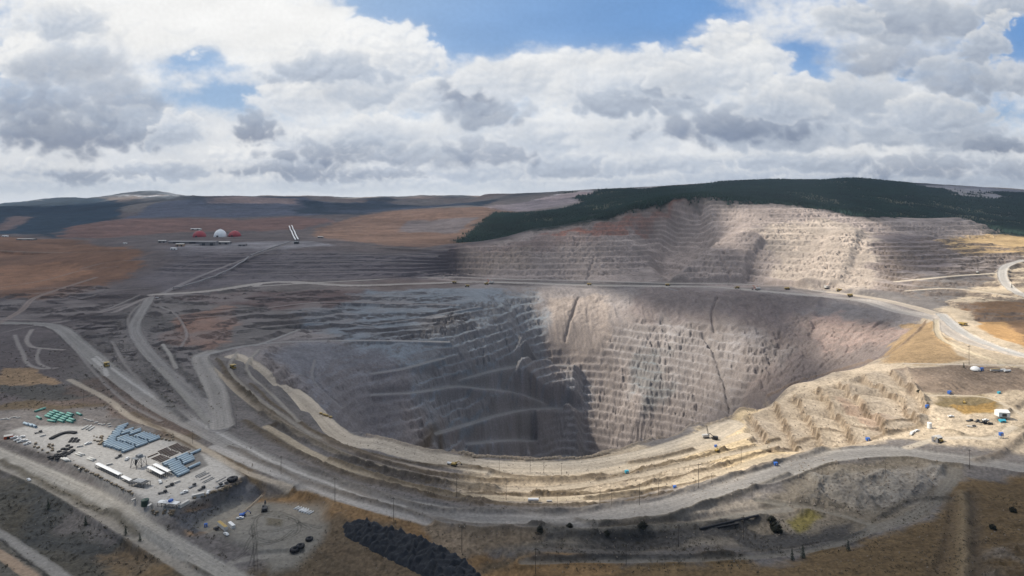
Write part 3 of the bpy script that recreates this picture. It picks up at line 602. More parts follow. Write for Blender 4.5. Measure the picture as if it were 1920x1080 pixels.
# ------------------------------------------------------------------ materials
def mat(name, col, rough=.8, metal=0, noise=.15, scale=1.0, bump=0):
    m = bpy.data.materials.new(name); m.use_nodes = True; nt = m.node_tree; b = nt.nodes['Principled BSDF']
    b.inputs['Roughness'].default_value = rough; b.inputs['Metallic'].default_value = metal
    tc = nt.nodes.new('ShaderNodeTexCoord'); n = nt.nodes.new('ShaderNodeTexNoise'); n.inputs['Scale'].default_value = scale; n.inputs['Detail'].default_value = 5
    nt.links.new(tc.outputs['Object'], n.inputs['Vector'])
    mx = nt.nodes.new('ShaderNodeMix'); mx.data_type = 'RGBA'
    mx.inputs[6].default_value = (*[c*(1-noise*1.6) for c in col], 1); mx.inputs[7].default_value = (*[min(1, c*(1+noise)) for c in col], 1)
    nt.links.new(n.outputs['Fac'], mx.inputs[0]); nt.links.new(mx.outputs[2], b.inputs['Base Color'])
    if bump:
        bp = nt.nodes.new('ShaderNodeBump'); bp.inputs['Strength'].default_value = bump; bp.inputs['Distance'].default_value = .3
        nt.links.new(n.outputs['Fac'], bp.inputs['Height']); nt.links.new(bp.outputs[0], b.inputs['Normal'])
    return m
def attr_mat(name, emission=None):
    m = bpy.data.materials.new(name); m.use_nodes = True; nt = m.node_tree; b = nt.nodes['Principled BSDF']
    at_ = nt.nodes.new('ShaderNodeAttribute'); at_.attribute_name = 'Col'
    if emission:
        nt.nodes.remove(b); e = nt.nodes.new('ShaderNodeEmission'); e.inputs[1].default_value = emission
        nt.links.new(at_.outputs['Color'], e.inputs[0]); nt.links.new(e.outputs[0], nt.nodes['Material Output'].inputs[0])
        m.cycles.emission_sampling = 'NONE'; return m
    b.inputs['Roughness'].default_value = .95; b.inputs['Specular IOR Level'].default_value = .15
    tc = nt.nodes.new('ShaderNodeTexCoord'); n = nt.nodes.new('ShaderNodeTexNoise'); n.inputs['Scale'].default_value = .35; n.inputs['Detail'].default_value = 8; n.inputs['Roughness'].default_value = .7
    nt.links.new(tc.outputs['Object'], n.inputs['Vector'])
    mr = nt.nodes.new('ShaderNodeMapRange'); mr.inputs[1].default_value = .3; mr.inputs[2].default_value = .7; mr.inputs[3].default_value = .72; mr.inputs[4].default_value = 1.28
    nt.links.new(n.outputs['Fac'], mr.inputs[0])
    vm = nt.nodes.new('ShaderNodeVectorMath'); vm.operation = 'SCALE'
    nt.links.new(at_.outputs['Color'], vm.inputs[0]); nt.links.new(mr.outputs[0], vm.inputs['Scale']); nt.links.new(vm.outputs[0], b.inputs['Base Color'])
    bp = nt.nodes.new('ShaderNodeBump'); bp.inputs['Strength'].default_value = .9; bp.inputs['Distance'].default_value = 1.0
    nt.links.new(n.outputs['Fac'], bp.inputs['Height']); nt.links.new(bp.outputs[0], b.inputs['Normal'])
    return m
def grid_mesh(name, V3, material, col=None, kind='structure', keep=None):
    nr, nc = V3.shape[:2]; me = bpy.data.meshes.new(name)
    idx = np.arange(nr*nc).reshape(nr, nc)
    q = np.stack([idx[:-1, :-1], idx[:-1, 1:], idx[1:, 1:], idx[1:, :-1]], -1).reshape(-1, 4)
    if keep is not None: q = q[keep.ravel()]
    me.vertices.add(nr*nc); me.vertices.foreach_set('co', V3.astype(np.float32).ravel())
    me.loops.add(q.size); me.loops.foreach_set('vertex_index', q.astype(np.int32).ravel())
    me.polygons.add(len(q)); me.polygons.foreach_set('loop_start', np.arange(0, q.size, 4, dtype=np.int32))
    me.update(calc_edges=True)
    if col is not None:
        a_ = me.attributes.new('Col', 'FLOAT_COLOR', 'POINT')
        a_.data.foreach_set('color', np.concatenate([col.reshape(-1, 3), np.ones((nr*nc, 1))], 1).astype(np.float32).ravel())
    me.materials.append(material); o = bpy.data.objects.new(name, me); COL.objects.link(o)
    if kind: o['kind'] = kind
    return o
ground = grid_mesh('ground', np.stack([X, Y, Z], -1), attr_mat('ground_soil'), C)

gm_ = ground.data.materials[0]
for e_, sg in ((0, -1), (NC-1, 1)):          # the land beyond both ends of the surveyed sheet, and behind the camera
    rows = np.arange(0, NR, 5); t_ = np.linspace(-.004, .9, 60); a_ = A[e_]+sg*t_
    x_ = a_[None]*DD[rows][:, None]; y_ = np.repeat(DD[rows][:, None], 60, 1); f_ = sstep(0, .5, t_)[None]
    zb = Z[rows, e_][:, None]*(1-f_)+f_*np.clip(Z[rows, e_], -15, 80)[:, None]
    x_ = np.clip(x_, -13550, 13550)
    z_ = zb-.5+fbm(x_/200, y_/200, 4, 34)*8*sstep(0, .2, t_)[None]
    c_ = np.repeat(C[rows, e_][:, None], 60, 1)*(1-f_[..., None])+np.array((.13, .10, .07))*f_[..., None]
    grid_mesh('ground', np.stack([x_, y_, z_], -1), gm_, c_*(1+.4*fbm(x_/90, y_/90, 4, 35))[..., None])
x_, y_ = np.meshgrid(np.linspace(-3000, 3000, 120), np.linspace(-3000, 64, 60))
grid_mesh('ground', np.stack([x_, y_, -14.6+fbm(x_/200, y_/200, 3, 36)*6*sstep(0, -300, y_)], -1), gm_, np.ones(x_.shape+(3,))*np.array((.12, .095, .065))*(1+.4*fbm(x_/90, y_/90, 4, 37))[..., None])
# ------------------------------------------------------------------ sky backdrop with clouds
def billow(x, y, o=5, seed=0, g=.52):
    v = 0; a = 1; t = 0
    for k in range(o): v = v+a*np.abs(perlin(x*2.05**k+3.1*k, y*2.05**k+8.7*k, seed+k)); t += a; a *= g
    return v/t*2.6-.75
def build_sky():
    SX = np.arange(-420, 2341, 1.5); SY = np.arange(-160, 420, 1.5)
    px, py = np.meshgrid(SX, SY)
    white = lin(250, 250, 249); mid = lin(196, 205, 218); dk = lin(106, 122, 150)
    top = lin(110, 156, 212); low = lin(178, 202, 226)
    sun_glow = np.exp(-(((px-420)/560)**2+((py+20)/190)**2))
    c = top+(low-top)*sstep(20, 330, py)[..., None]; c = c+(lin(200, 218, 234)-c)*(.55*sun_glow)[..., None]
    def tone(t):
        t = np.clip(t, 0, 1)[..., None]
        return np.where(t < .4, white+(mid-white)*(t/.4), mid+(dk-mid)*((t-.4)/.6))
    wx = fbm(px/120, py/90, 5, 400, .55)*46; wy = fbm(px/120+50, py/90, 5, 420, .55)*30
    # high thin sheet, broken over the blue gaps
    cov = .55+.55*fbm(px/190, py/110, 6, 430, .6)
    for x, y, rx, ry, v in ((1000,0,300,58,-1.4),(860,60,130,34,-.9),(1130,64,90,24,-.6),(1500,105,50,40,-1.1),(1700,147,34,12,-.9),(1890,70,60,60,-1.0),(370,108,50,22,-1.1),(430,180,66,26,-1.1),(690,5,60,24,-.6),(1270,25,110,26,-.25),(1860,205,50,30,-.4),(420,40,300,60,.6),(960,340,1500,60,.8)):
        cov = cov+v*np.exp(-(((px+wx-x)/rx)**2+((py+wy-y)/ry)**2))
    a0 = sstep(.05, .75, cov+.22*fbm(px/22, py/15, 4, 470, .6)); t0 = .16+.25*fbm(px/160, py/60, 5, 480, .55)-.2*sun_glow
    c = c+(tone(t0)-c)*a0[..., None]
    # heaped clouds, laid from far to near: x, y, rx, ry, darkness of the core, raggedness
    L = [(60,352,150,20,.25),(250,350,120,16,.2),(430,352,120,22,.1),(600,350,140,20,.3),(800,352,150,20,.25),(1000,350,160,22,.25),(1200,345,180,22,.3),(1420,335,200,24,.35),(1640,338,180,24,.4),(1850,345,160,24,.45),
         (60,318,120,24,.15),(330,318,110,26,.35),(560,322,140,22,.85),(730,330,110,18,.7),(900,322,130,26,.25),(1080,310,140,30,.35),(1260,310,150,28,.3),(1500,305,170,28,.35),(1730,312,150,26,.7),(1890,318,90,24,.6),
         (430,300,60,34,.05),(150,330,62,22,.85),(250,325,55,18,.6),
         (560,265,80,30,.15),(700,255,120,40,.25),(640,290,150,34,.8),(800,295,120,30,.55),(940,285,120,38,.7),(1040,255,120,50,.2),(1180,250,130,60,.15),(1640,250,160,50,.35),(1800,255,120,50,.5),(1870,275,80,26,.85),(1900,150,80,40,.35),
         (560,185,120,50,.15),(700,170,130,60,.3),(830,190,110,50,.25),(475,245,54,44,.9),(880,180,85,44,.9),(920,215,90,36,.6),(620,130,150,46,.45),(770,105,90,34,.15),(700,70,110,40,.05),
         (960,150,150,54,.15),(1110,140,110,60,.1),(1230,130,110,56,.12),(1200,185,160,50,.45),(1450,245,200,58,.35),(1560,200,90,50,.3),(1620,190,120,60,.3),(1390,240,190,46,.85),(1270,165,110,36,.45),
         (1360,85,64,52,.05),(1420,120,90,50,.1),(1480,180,80,50,.15),(1340,150,130,50,.2),(1460,200,100,40,.3),
         (1700,40,190,60,.45),(1680,110,150,50,.55),(1790,150,110,50,.5),(1600,40,80,40,.3),(1760,215,120,40,.3),
         (1905,8,90,42,.3),(1845,92,60,46,.4),(1880,40,34,24,.2),(300,60,170,70,.05),(520,50,150,60,.0),(40,110,60,60,.0),(120,40,110,50,.35),(150,130,150,70,.6),(60,200,130,60,.75),(220,190,110,60,.65),(120,255,200,46,.95),(270,240,70,50,.6),(330,250,60,40,.35)]
    for k, (x, y, rx, ry, dark) in enumerate(L):
        if dark > .5: rx, ry, dark = rx*1.22, ry*1.2, dark*.95
        i0, i1 = np.searchsorted(SY, [y-ry*2.3, y+ry*2.3]); j0, j1 = np.searchsorted(SX, [x-rx*2.3, x+rx*2.3]); s_ = (slice(i0, i1), slice(j0, j1))
        X_, Y_ = px[s_], py[s_]; sc = .62*min(rx, ry*1.9)
        bl_ = billow((X_+wx[s_]*.4)/sc, (Y_+wy[s_]*.4)/(sc*.72), 6, 700+k*7, .46)
        d2 = ((X_+wx[s_]-x)/rx)**2+(np.where(Y_ > y, 1.25, 1.0)*(Y_+wy[s_]*.8-y)/ry)**2
        f = 1-d2+.62*bl_
        bl2 = np.roll(np.roll(bl_, 4, 0), 3, 1); rel = np.clip((bl_-bl2), -.6, .6)
        al = sstep(0, .48+.45*(dark > .5), f)*(.96 if dark < .5 else .80)
        vert = np.clip((Y_-y)/ry*.5+.45, 0, 1)
        t = dark*sstep(.0, .75, f)*(.60+.70*vert)+.20*vert-.15*rel*(1-.5*dark)-.07*bl_+.04-.24*sun_glow[s_]*(1-.75*dark)
        cc = tone(t)*(1-.10*sstep(1000, 1900, X_))[..., None]
        c[s_] = c[s_]+(cc-c[s_])*al[..., None]
    def blur(a_, n):
        for ax in (0, 1):
            for _ in range(2): a_ = (a_+np.roll(a_, n, ax)+np.roll(a_, -n, ax))/3
        return a_
    c = .66*c+.22*blur(c, 2)+.12*blur(c, 8)
    soft = blur(fbm(px/150, py/50, 5, 333, .5), 2)[..., None]; c = c*(1+.10*soft)
    warm = (np.exp(-((py-362)/20)**2)*.6)[..., None]; c = c+(lin(224, 228, 230)-c)*warm
    c = c*(1+.05*fbm(px/9, py/7, 3, 999)[..., None])
    rad = 26500.0
    a_ = (px-960)/F; e = (HY-py)/F; n = np.sqrt(a_*a_+1+e*e)
    c = c*(1+.42*np.exp(-np.maximum(e, 0)/.055))[..., None]       # the sky is brightest low down
    P = np.stack([a_/n*rad, 1/n*rad, ZC+e/n*rad], -1)
    return grid_mesh('sky', P, attr_mat('cloudy_sky', emission=1/2**EXPO), np.clip(c, 0, 1.6))
build_sky()

# ------------------------------------------------------------------ unseen cloud deck overhead, its gaps shaped to place sun and shade
CH = 3000.0
def build_cloud():
    off = SDIR[:2]/SDIR[2]
    gx = np.arange(-11500, 5200, 50.0); gy = np.arange(-1000, 8250, 50.0)
    x, y = np.meshgrid(gx, gy)
    nx = fbm(x/420, y/420, 4, 500)*75; ny = fbm(x/420+9, y/420, 4, 510)*75
    op = .97+.10*fbm(x/500, y/500, 4, 520)
    def gap(pts, amt, feather):
        nonlocal op
        w = np.array([at(p[0], p[1]) for p in pts]); w = w[:, :2]+off[None]*(CH-w[:, 2:3])
        ins = np.zeros(x.shape, bool); n = len(w); X_, Y_ = x+nx, y+ny; best = np.full(x.shape, 1e9)
        for k in range(n):
            x1, y1 = w[k]; x2, y2 = w[(k+1) % n]
            ins ^= ((y1 > Y_) != (y2 > Y_)) & (X_ < (x2-x1)*(Y_-y1)/((y2-y1)+1e-9)+x1)
            dx, dy = x2-x1, y2-y1; t = np.clip(((X_-x1)*dx+(Y_-y1)*dy)/(dx*dx+dy*dy+1e-6), 0, 1)
            best = np.minimum(best, np.hypot(X_-x1-t*dx, Y_-y1-t*dy))
        g = sstep(-feather, feather, np.where(ins, best, -best)); op = op*(1-amt*g) if amt > 0 else op-(1-op)*amt*g
    for p, a_, f_ in GAPS: gap(p, a_, f_)
    op = np.clip(op, 0, 1)
    edge = np.minimum.reduce([x-gx[0], gx[-1]-x, y-gy[0], gy[-1]-y])
    op *= sstep(0, 500, edge+fbm(x/300, y/300, 3, 530)*200)
    puffs = billow(x/520, y/520, 5, 540)
    th = (40+420*np.clip(op, 0, 1)*(0.6+.5*puffs)).clip(15)*sstep(0, .25, op)+2
    nr, nc = x.shape
    top = np.stack([x, y, CH+th], -1).reshape(-1, 3); bot = np.stack([x, y, CH-18*puffs*sstep(0, .3, op)], -1).reshape(-1, 3)
    idx = np.arange(nr*nc).reshape(nr, nc)
    q = np.stack([idx[:-1, :-1], idx[:-1, 1:], idx[1:, 1:], idx[1:, :-1]], -1).reshape(-1, 4)
    o4 = op.ravel()[q].max(1) > .02; q = q[o4]; q2 = q[:, ::-1]+nr*nc; q = np.vstack([q, q2])
    co = np.vstack([top, bot]); me = bpy.data.meshes.new('shade_cloud')
    me.vertices.add(len(co)); me.vertices.foreach_set('co', co.astype(np.float32).ravel())
    me.loops.add(q.size); me.loops.foreach_set('vertex_index', q.astype(np.int32).ravel())
    me.polygons.add(len(q)); me.polygons.foreach_set('loop_start', np.arange(0, q.size, 4, dtype=np.int32)); me.update(calc_edges=True)
    a_ = me.attributes.new('Dens', 'FLOAT', 'POINT'); a_.data.foreach_set('value', np.concatenate([op.ravel()*.12, op.ravel()]).astype(np.float32))
    m = bpy.data.materials.new('cloud_vapour'); m.use_nodes = True; nt = m.node_tree; nt.nodes.remove(nt.nodes['Principled BSDF'])
    at_ = nt.nodes.new('ShaderNodeAttribute'); at_.attribute_name = 'Dens'
    tr = nt.nodes.new('ShaderNodeBsdfTransparent'); tl = nt.nodes.new('ShaderNodeBsdfTranslucent'); tl.inputs[0].default_value = (.60, .65, .73, 1)
    mr = nt.nodes.new('ShaderNodeMapRange'); mr.inputs[4].default_value = CLOUD_OP
    mx = nt.nodes.new('ShaderNodeMixShader'); nt.links.new(at_.outputs['Fac'], mr.inputs[0]); nt.links.new(mr.outputs[0], mx.inputs[0])
    nt.links.new(tr.outputs[0], mx.inputs[1]); nt.links.new(tl.outputs[0], mx.inputs[2]); nt.links.new(mx.outputs[0], nt.nodes['Material Output'].inputs[0])
    me.materials.append(m); o = bpy.data.objects.new('shade_cloud', me); COL.objects.link(o); o['kind'] = 'structure'
CLOUD_OP = .97
GAPS = [([(990,546),(1120,540),(1200,590),(1400,605),(1500,640),(1500,705),(1400,758),(1250,812),(1140,832),(1085,836),(960,830),(940,760),(985,640)], 1.0, 50),
        ([(1345,384),(1480,390),(1600,402),(1680,440),(1700,520),(1740,570),(1560,555),(1450,535),(1440,500),(1400,470),(1345,460)], 1.0, 35),
        ([(1560,700),(1640,670),(1720,590),(1640,560),(1700,500),(1760,445),(2100,430),(2100,820),(1900,835),(1700,838),(1600,840),(1440,880),(1250,925),(1050,945),(930,930),(850,890),(900,862),(1060,868),(1200,838),(1400,775)], 1.0, 38),
        ([(1500,590),(1720,595),(1640,680),(1540,700)], .85, 40),
        ([(-100,790),(60,760),(260,785),(480,890),(420,960),(250,950),(0,850)], .60, 45),
        ([(1050,440),(1130,440),(1150,528),(1070,528)], .22, 50), ([(860,470),(960,460),(980,500),(880,520)], .12, 60),
        ([(560,440),(760,392),(960,385),(900,440),(700,460)], .25, 150), ([(200,360),(340,360),(340,375),(200,378)], .5, 300),
        ([(470,900),(620,920),(600,960),(500,950)], .4, 30),
        ([(1600,562),(1700,575),(1760,592),(1700,612),(1560,592)], -.7, 14), ([(1815,560),(1960,545),(1960,615),(1850,610)], -.75, 18), ([(1650,440),(1780,440),(1880,480),(1800,520),(1670,520)], -.85, 28), ([(1370,600),(1500,600),(1500,720),(1420,680)], -.55, 30), ([(1680,686),(1960,688),(1960,738),(1760,738)], -.5, 14), ([(1395,440),(1450,440),(1450,530),(1380,530)], -.7, 18)]
build_cloud()
# ------------------------------------------------------------------ haze: thin even air over the whole mine
def build_haze(dens, col=(.50, .64, .86)):
    x0, x1, y0, y1, z0, z1 = -13600, 13600, -3100, 13500, -600, 620
    v = [(x, y, z) for x in (x0, x1) for y in (y0, y1) for z in (z0, z1)]
    f = [(0, 1, 3, 2), (4, 6, 7, 5), (0, 4, 5, 1), (2, 3, 7, 6), (0, 2, 6, 4), (1, 5, 7, 3)]
    me = bpy.data.meshes.new('haze'); me.from_pydata(v, [], f); o = bpy.data.objects.new('haze', me); COL.objects.link(o); o['kind'] = 'stuff'
    o['label'] = 'thin blue haze lying over the mine and the far hills'; o['category'] = 'haze'
    m = bpy.data.materials.new('air'); m.use_nodes = True; nt = m.node_tree; nt.nodes.remove(nt.nodes['Principled BSDF'])
    p = nt.nodes.new('ShaderNodeVolumePrincipled'); p.inputs['Color'].default_value = (*col, 1); p.inputs['Density'].default_value = dens
    p.inputs['Anisotropy'].default_value = .2
    nt.links.new(p.outputs[0], nt.nodes['Material Output'].inputs['Volume']); me.materials.append(m)
HAZE = 4.2e-5
if HAZE: build_haze(HAZE)

# ------------------------------------------------------------------ object kit
class MB:
    def __init__(s): s.v = []; s.f = []
    def add(s, v, f, M=None):
        n = len(s.v); s.v += [tuple(M@Vector(p)) for p in v] if M else [tuple(p) for p in v]; s.f += [tuple(i+n for i in q) for q in f]; return s
    def box(s, cx, cy, z0, dx, dy, dz, taper=0, M=None):
        a, b = dx/2, dy/2; c, d = a*(1-taper), b*(1-taper)
        return s.add([(cx-a, cy-b, z0), (cx+a, cy-b, z0), (cx+a, cy+b, z0), (cx-a, cy+b, z0), (cx-c, cy-d, z0+dz), (cx+c, cy-d, z0+dz), (cx+c, cy+d, z0+dz), (cx-c, cy+d, z0+dz)],
                     [(0, 3, 2, 1), (4, 5, 6, 7), (0, 1, 5, 4), (1, 2, 6, 5), (2, 3, 7, 6), (3, 0, 4, 7)], M)
    def hexa(s, pts): return s.add(pts, [(0, 3, 2, 1), (4, 5, 6, 7), (0, 1, 5, 4), (1, 2, 6, 5), (2, 3, 7, 6), (3, 0, 4, 7)])
    def rod(s, p, q, r, n=8, r2=None):
        p, q = Vector(p), Vector(q); d = (q-p).normalized(); u = d.orthogonal().normalized(); w = d.cross(u); r2 = r if r2 is None else r2
        v = [p+(u*math.cos(2*math.pi*k/n)+w*math.sin(2*math.pi*k/n))*r for k in range(n)]+[q+(u*math.cos(2*math.pi*k/n)+w*math.sin(2*math.pi*k/n))*r2 for k in range(n)]
        return s.add(v, [(k, (k+1) % n, n+(k+1) % n, n+k) for k in range(n)]+[tuple(range(n))[::-1], tuple(range(n, 2*n))])
    def tube(s, p, q, r, t=.08, n=12):                       # hollow pipe
        p, q = Vector(p), Vector(q); d = (q-p).normalized(); u = d.orthogonal().normalized(); w = d.cross(u); v = []
        for c, rr in ((p, r), (q, r), (q, r-t), (p, r-t)): v += [c+(u*math.cos(2*math.pi*k/n)+w*math.sin(2*math.pi*k/n))*rr for k in range(n)]
        return s.add(v, [(a*n+k, a*n+(k+1) % n, ((a+1) % 4)*n+(k+1) % n, ((a+1) % 4)*n+k) for a in range(4) for k in range(n)])
    def ring(s, c, axis, R_, r, n=18, m=8, flatten=1.0):     # torus
        c, d = Vector(c), Vector(axis).normalized(); u = d.orthogonal().normalized(); w = d.cross(u); v = []
        for i in range(n):
            e = u*math.cos(2*math.pi*i/n)+w*math.sin(2*math.pi*i/n)
            for j in range(m): a = 2*math.pi*(j+.5)/m; v.append(c+e*(R_+r*math.cos(a))+d*(r*math.sin(a)*flatten))
        return s.add(v, [(i*m+j, ((i+1) % n)*m+j, ((i+1) % n)*m+(j+1) % m, i*m+(j+1) % m) for i in range(n) for j in range(m)])
    def lathe(s, prof, c=(0, 0, 0), n=16, sx=1, sy=1):
        v = []; 
        for r, z in prof: v += [(c[0]+r*sx*math.cos(2*math.pi*k/n), c[1]+r*sy*math.sin(2*math.pi*k/n), c[2]+z) for k in range(n)]
        m = len(prof); return s.add(v, [(a*n+k, a*n+(k+1) % n, (a+1)*n+(k+1) % n, (a+1)*n+k) for a in range(m-1) for k in range(n)]+[tuple(range(n))[::-1], tuple(range((m-1)*n, m*n))])
    def build(s, name, material, parent=None, smooth=False):
        me = bpy.data.meshes.new(name); me.from_pydata(s.v, [], s.f); me.materials.append(material)
        if smooth: me.polygons.foreach_set('use_smooth', [True]*len(me.polygons))
        o = bpy.data.objects.new(name, me); COL.objects.link(o); o.parent = parent; return o
def tag(o, label, cat, group=None):
    o['label'] = label; o['category'] = cat
    if group: o['group'] = group
    return o
def thing(name, label, cat, group=None):
    o = bpy.data.objects.new(name, None); COL.objects.link(o); return tag(o, label, cat, group)
def copy_tree(o, parent=None):
    c = o.copy(); COL.objects.link(c); c.parent = parent
    for ch in o.children: copy_tree(ch, c)
    return c
_used = set()
def put(proto, loc, rz=0, label=None, group=None, sc=1.0, tilt=0):
    if proto.name in _used: o = copy_tree(proto)
    else: o = proto; _used.add(proto.name)
    o.location = loc; o.rotation_euler = (tilt, 0, rz); o.scale = (sc, sc, sc)
    if label: o['label'] = label
    if group: o['group'] = group
    return o
def head(p, q):                                             # heading of the ground line between two surveyed points
    a, b = at(*p), at(*q); return math.atan2(b[1]-a[1], b[0]-a[0])
rnd = random.Random(5)
WHITE = mat('white_paint', (.72, .72, .70), .5, noise=.06); OFFW = mat('dusty_white', (.52, .50, .46), .7, noise=.15, scale=.5)
STEEL = mat('grey_steel', (.22, .23, .24), .5, .4, .2, .7); DKSTEEL = mat('dark_steel', (.05, .052, .055), .6, .3, .2, .7)
BLACK = mat('black_rubber', (.022, .022, .024), .75, noise=.25, scale=2); PIPEB = mat('blue_grey_pipe', (.33, .42, .48), .5, .1, .25, .35)
PIPEG = mat('green_pipe', (.13, .34, .28), .5, 0, .2, .3); PIPEW = mat('pale_pipe', (.55, .54, .50), .6, 0, .15, .4)
BROWN = mat('rusty_tube', (.17, .12, .09), .8, .1, .35, .6); WOOD = mat('pole_timber', (.055, .042, .032), .9, noise=.25, scale=1.5)
YEL = mat('yellow_paint', (.38, .26, .07), .5, noise=.2, scale=.8); BLUE = mat('blue_paint', (.03, .12, .42), .5, noise=.12); TEAL = mat('teal_paint', (.04, .34, .45), .5, noise=.12)
REDM = mat('red_dome_cladding', (.30, .035, .045), .55, noise=.12, scale=.1); DOMEW = mat('white_dome_cladding', (.72, .74, .76), .5, noise=.05, scale=.1)
GLASS = mat('dark_glass', (.02, .025, .03), .15, noise=.05); ORANGE = mat('orange_paint', (.50, .10, .04), .6, noise=.15)
OLIVE = mat('dark_green_paint', (.03, .06, .045), .6, noise=.2); CONC = mat('grey_cladding', (.23, .22, .22), .8, noise=.15, scale=.2); TAN = mat('tan_cladding', (.33, .23, .16), .8, noise=.15, scale=.2)
EARTH = mat('pale_earth', (.36, .29, .21), .95, noise=.3, scale=.6, bump=.5)
# ------------------------------------------------------------------ vehicles
def wheel(r, w, loc, parent, hub=True):
    o = MB().ring((0, 0, 0), (0, 1, 0), r*.68, r*.34, 14, 6, w/(r*.68)).build('wheel', BLACK, parent)
    if hub: MB().rod((0, -w*.35, 0), (0, w*.35, 0), r*.42, 8).build('rim', STEEL, o)
    o.location = loc; return o
def make_haul_truck():
    t = thing('haul_truck', 'x', 'haul truck')
    MB().box(0, 0, 1.6, 11, 3.2, .9).box(4.6, 0, 2.2, 2.2, 6.0, 1.6).box(5.3, 0, 1.2, .6, 5.4, 1.2).build('chassis', YEL, t)
    b = MB().hexa([(-6.2, -3.1, 3.8), (2.6, -3.1, 2.9), (2.6, 3.1, 2.9), (-6.2, 3.1, 3.8), (-6.8, -3.5, 5.6), (3.2, -3.5, 6.4), (3.2, 3.5, 6.4), (-6.8, 3.5, 5.6)]); b.hexa([(3.0, -3.3, 6.0), (6.4, -3.3, 6.3), (6.4, 3.3, 6.3), (3.0, 3.3, 6.0), (3.0, -3.3, 6.35), (6.4, -3.3, 6.65), (6.4, 3.3, 6.65), (3.0, 3.3, 6.35)])
    b.build('dump_body', YEL, t)
    c = MB().box(4.5, 1.6, 3.8, 1.9, 2.0, 2.0).build('cab', WHITE, t); MB().box(5.48, 1.6, 4.6, .08, 1.7, .9).build('windscreen', GLASS, c)
    for x, y in ((4.0, 2.7), (4.0, -2.7), (-3.6, 2.5), (-3.6, -2.5)): wheel(1.75, 1.1 if x > 0 else 1.9, (x, y, 1.75), t)
    return t
def make_pickup(paint=None):
    t = thing('pickup_truck', 'x', 'pickup truck'); p = paint or WHITE
    MB().box(0, 0, .55, 5.6, 1.95, .55).box(2.0, 0, 1.1, 1.5, 1.9, .3, .06).box(-1.6, .93, 1.1, 2.2, .08, .4).box(-1.6, -.93, 1.1, 2.2, .08, .4).box(-2.74, 0, 1.1, .08, 1.9, .4).build('body', p, t)
    c = MB().box(.3, 0, 1.1, 2.1, 1.85, .8, .13).build('cab', p, t); MB().box(.3, 0, 1.3, 2.0, 1.87, .42, .08).build('window', GLASS, c)
    for x in (1.75, -1.75):
        for y in (.86, -.86): wheel(.42, .28, (x, y, .42), t, False)
    return t
def make_trailer():
    t = thing('semi_trailer', 'x', 'trailer')
    MB().box(0, 0, 1.3, 13.5, 2.6, 2.8).build('box_body', OFFW, t); MB().box(0, 0, 4.1, 13.4, 2.4, .08).build('roof', YEL, t)
    for x in (-5.5, -4.2):
        for y in (1.05, -1.05): wheel(.52, .4, (x, y, .52), t, False)
    MB().box(4.5, .9, .0, .25, .25, 1.3).box(4.5, -.9, .0, .25, .25, 1.3).build('landing_leg', STEEL, t)
    return t
def make_container(m, L=9.0, H=2.7, name='shipping_container', cat='container'):
    t = thing(name, 'x', cat); b = MB().box(0, 0, .12, L, 2.45, H)
    for k in range(int(L/.7)): b.box(-L/2+.5+k*.7, 0, .3, .25, 2.55, H-.4)
    b.build('body', m, t); MB().box(L/2+.03, 0, .2, .05, 2.2, H-.3).build('door', OFFW, t); return t
def make_tank_trailer():
    t = thing('tank_trailer', 'x', 'tank trailer'); MB().rod((-4.5, 0, 2.1), (4.5, 0, 2.1), 1.25, 14).build('tank', WHITE, t); MB().box(0, 0, .75, 9.5, .9, .25).build('chassis', DKSTEEL, t)
    for x in (-3.6, -2.4, 3.2):
        for y in (1.0, -1.0): wheel(.5, .35, (x, y, .5), t, False)
    return t
def make_excavator(m=YEL):
    t = thing('excavator', 'x', 'excavator')
    for y in (1.7, -1.7): MB().hexa([(-2.6, y-.4, 0), (2.6, y-.4, 0), (2.6, y+.4, 0), (-2.6, y+.4, 0), (-3.1, y-.4, 1.1), (3.1, y-.4, 1.1), (3.1, y+.4, 1.1), (-3.1, y+.4, 1.1)]).build('track', BLACK, t)
    MB().box(-.8, 0, 1.2, 4.6, 3.2, 1.5).build('body', m, t); c = MB().box(1.2, 1.0, 1.5, 1.5, 1.2, 1.9, .05).build('cab', m, t); MB().box(1.25, 1.0, 2.2, 1.48, 1.22, .9).build('window', GLASS, c)
    a = MB().rod((1.2, -.2, 2.0), (4.6, -.2, 5.4), .35, 6).rod((4.6, -.2, 5.4), (7.4, -.2, 3.0), .28, 6).build('boom', m, t)
    MB().hexa([(6.9, -.9, 1.5), (8.2, -.9, 1.7), (8.2, .5, 1.7), (6.9, .5, 1.5), (7.0, -.9, 3.0), (7.7, -.9, 3.1), (7.7, .5, 3.1), (7.0, .5, 3.0)]).build('bucket', DKSTEEL, a)
    return t
def make_shovel():
    t = thing('mining_shovel', 'x', 'mining shovel')
    for y in (2.8, -2.8): MB().box(0, y, 0, 9, 1.6, 2.2, .06).build('track', BLACK, t)
    MB().box(-2, 0, 2.4, 10, 8, 5).build('house', OFFW, t); MB().box(2.4, 3, 5.5, 2.4, 2, 2.4).build('cab', WHITE, t)
    b = MB().rod((3, 0, 3.5), (13, 0, 13), .7, 6).rod((-1, 0, 7.4), (-1, 0, 12), .3, 6).rod((-1, 0, 12), (13, 0, 13), .12, 4).rod((7, 0, 7.5), (13, 0, 3.5), .45, 6).build('boom', ORANGE, t)
    MB().box(14, 0, 1.4, 3, 3.2, 3, .1).build('dipper', DKSTEEL, b); return t
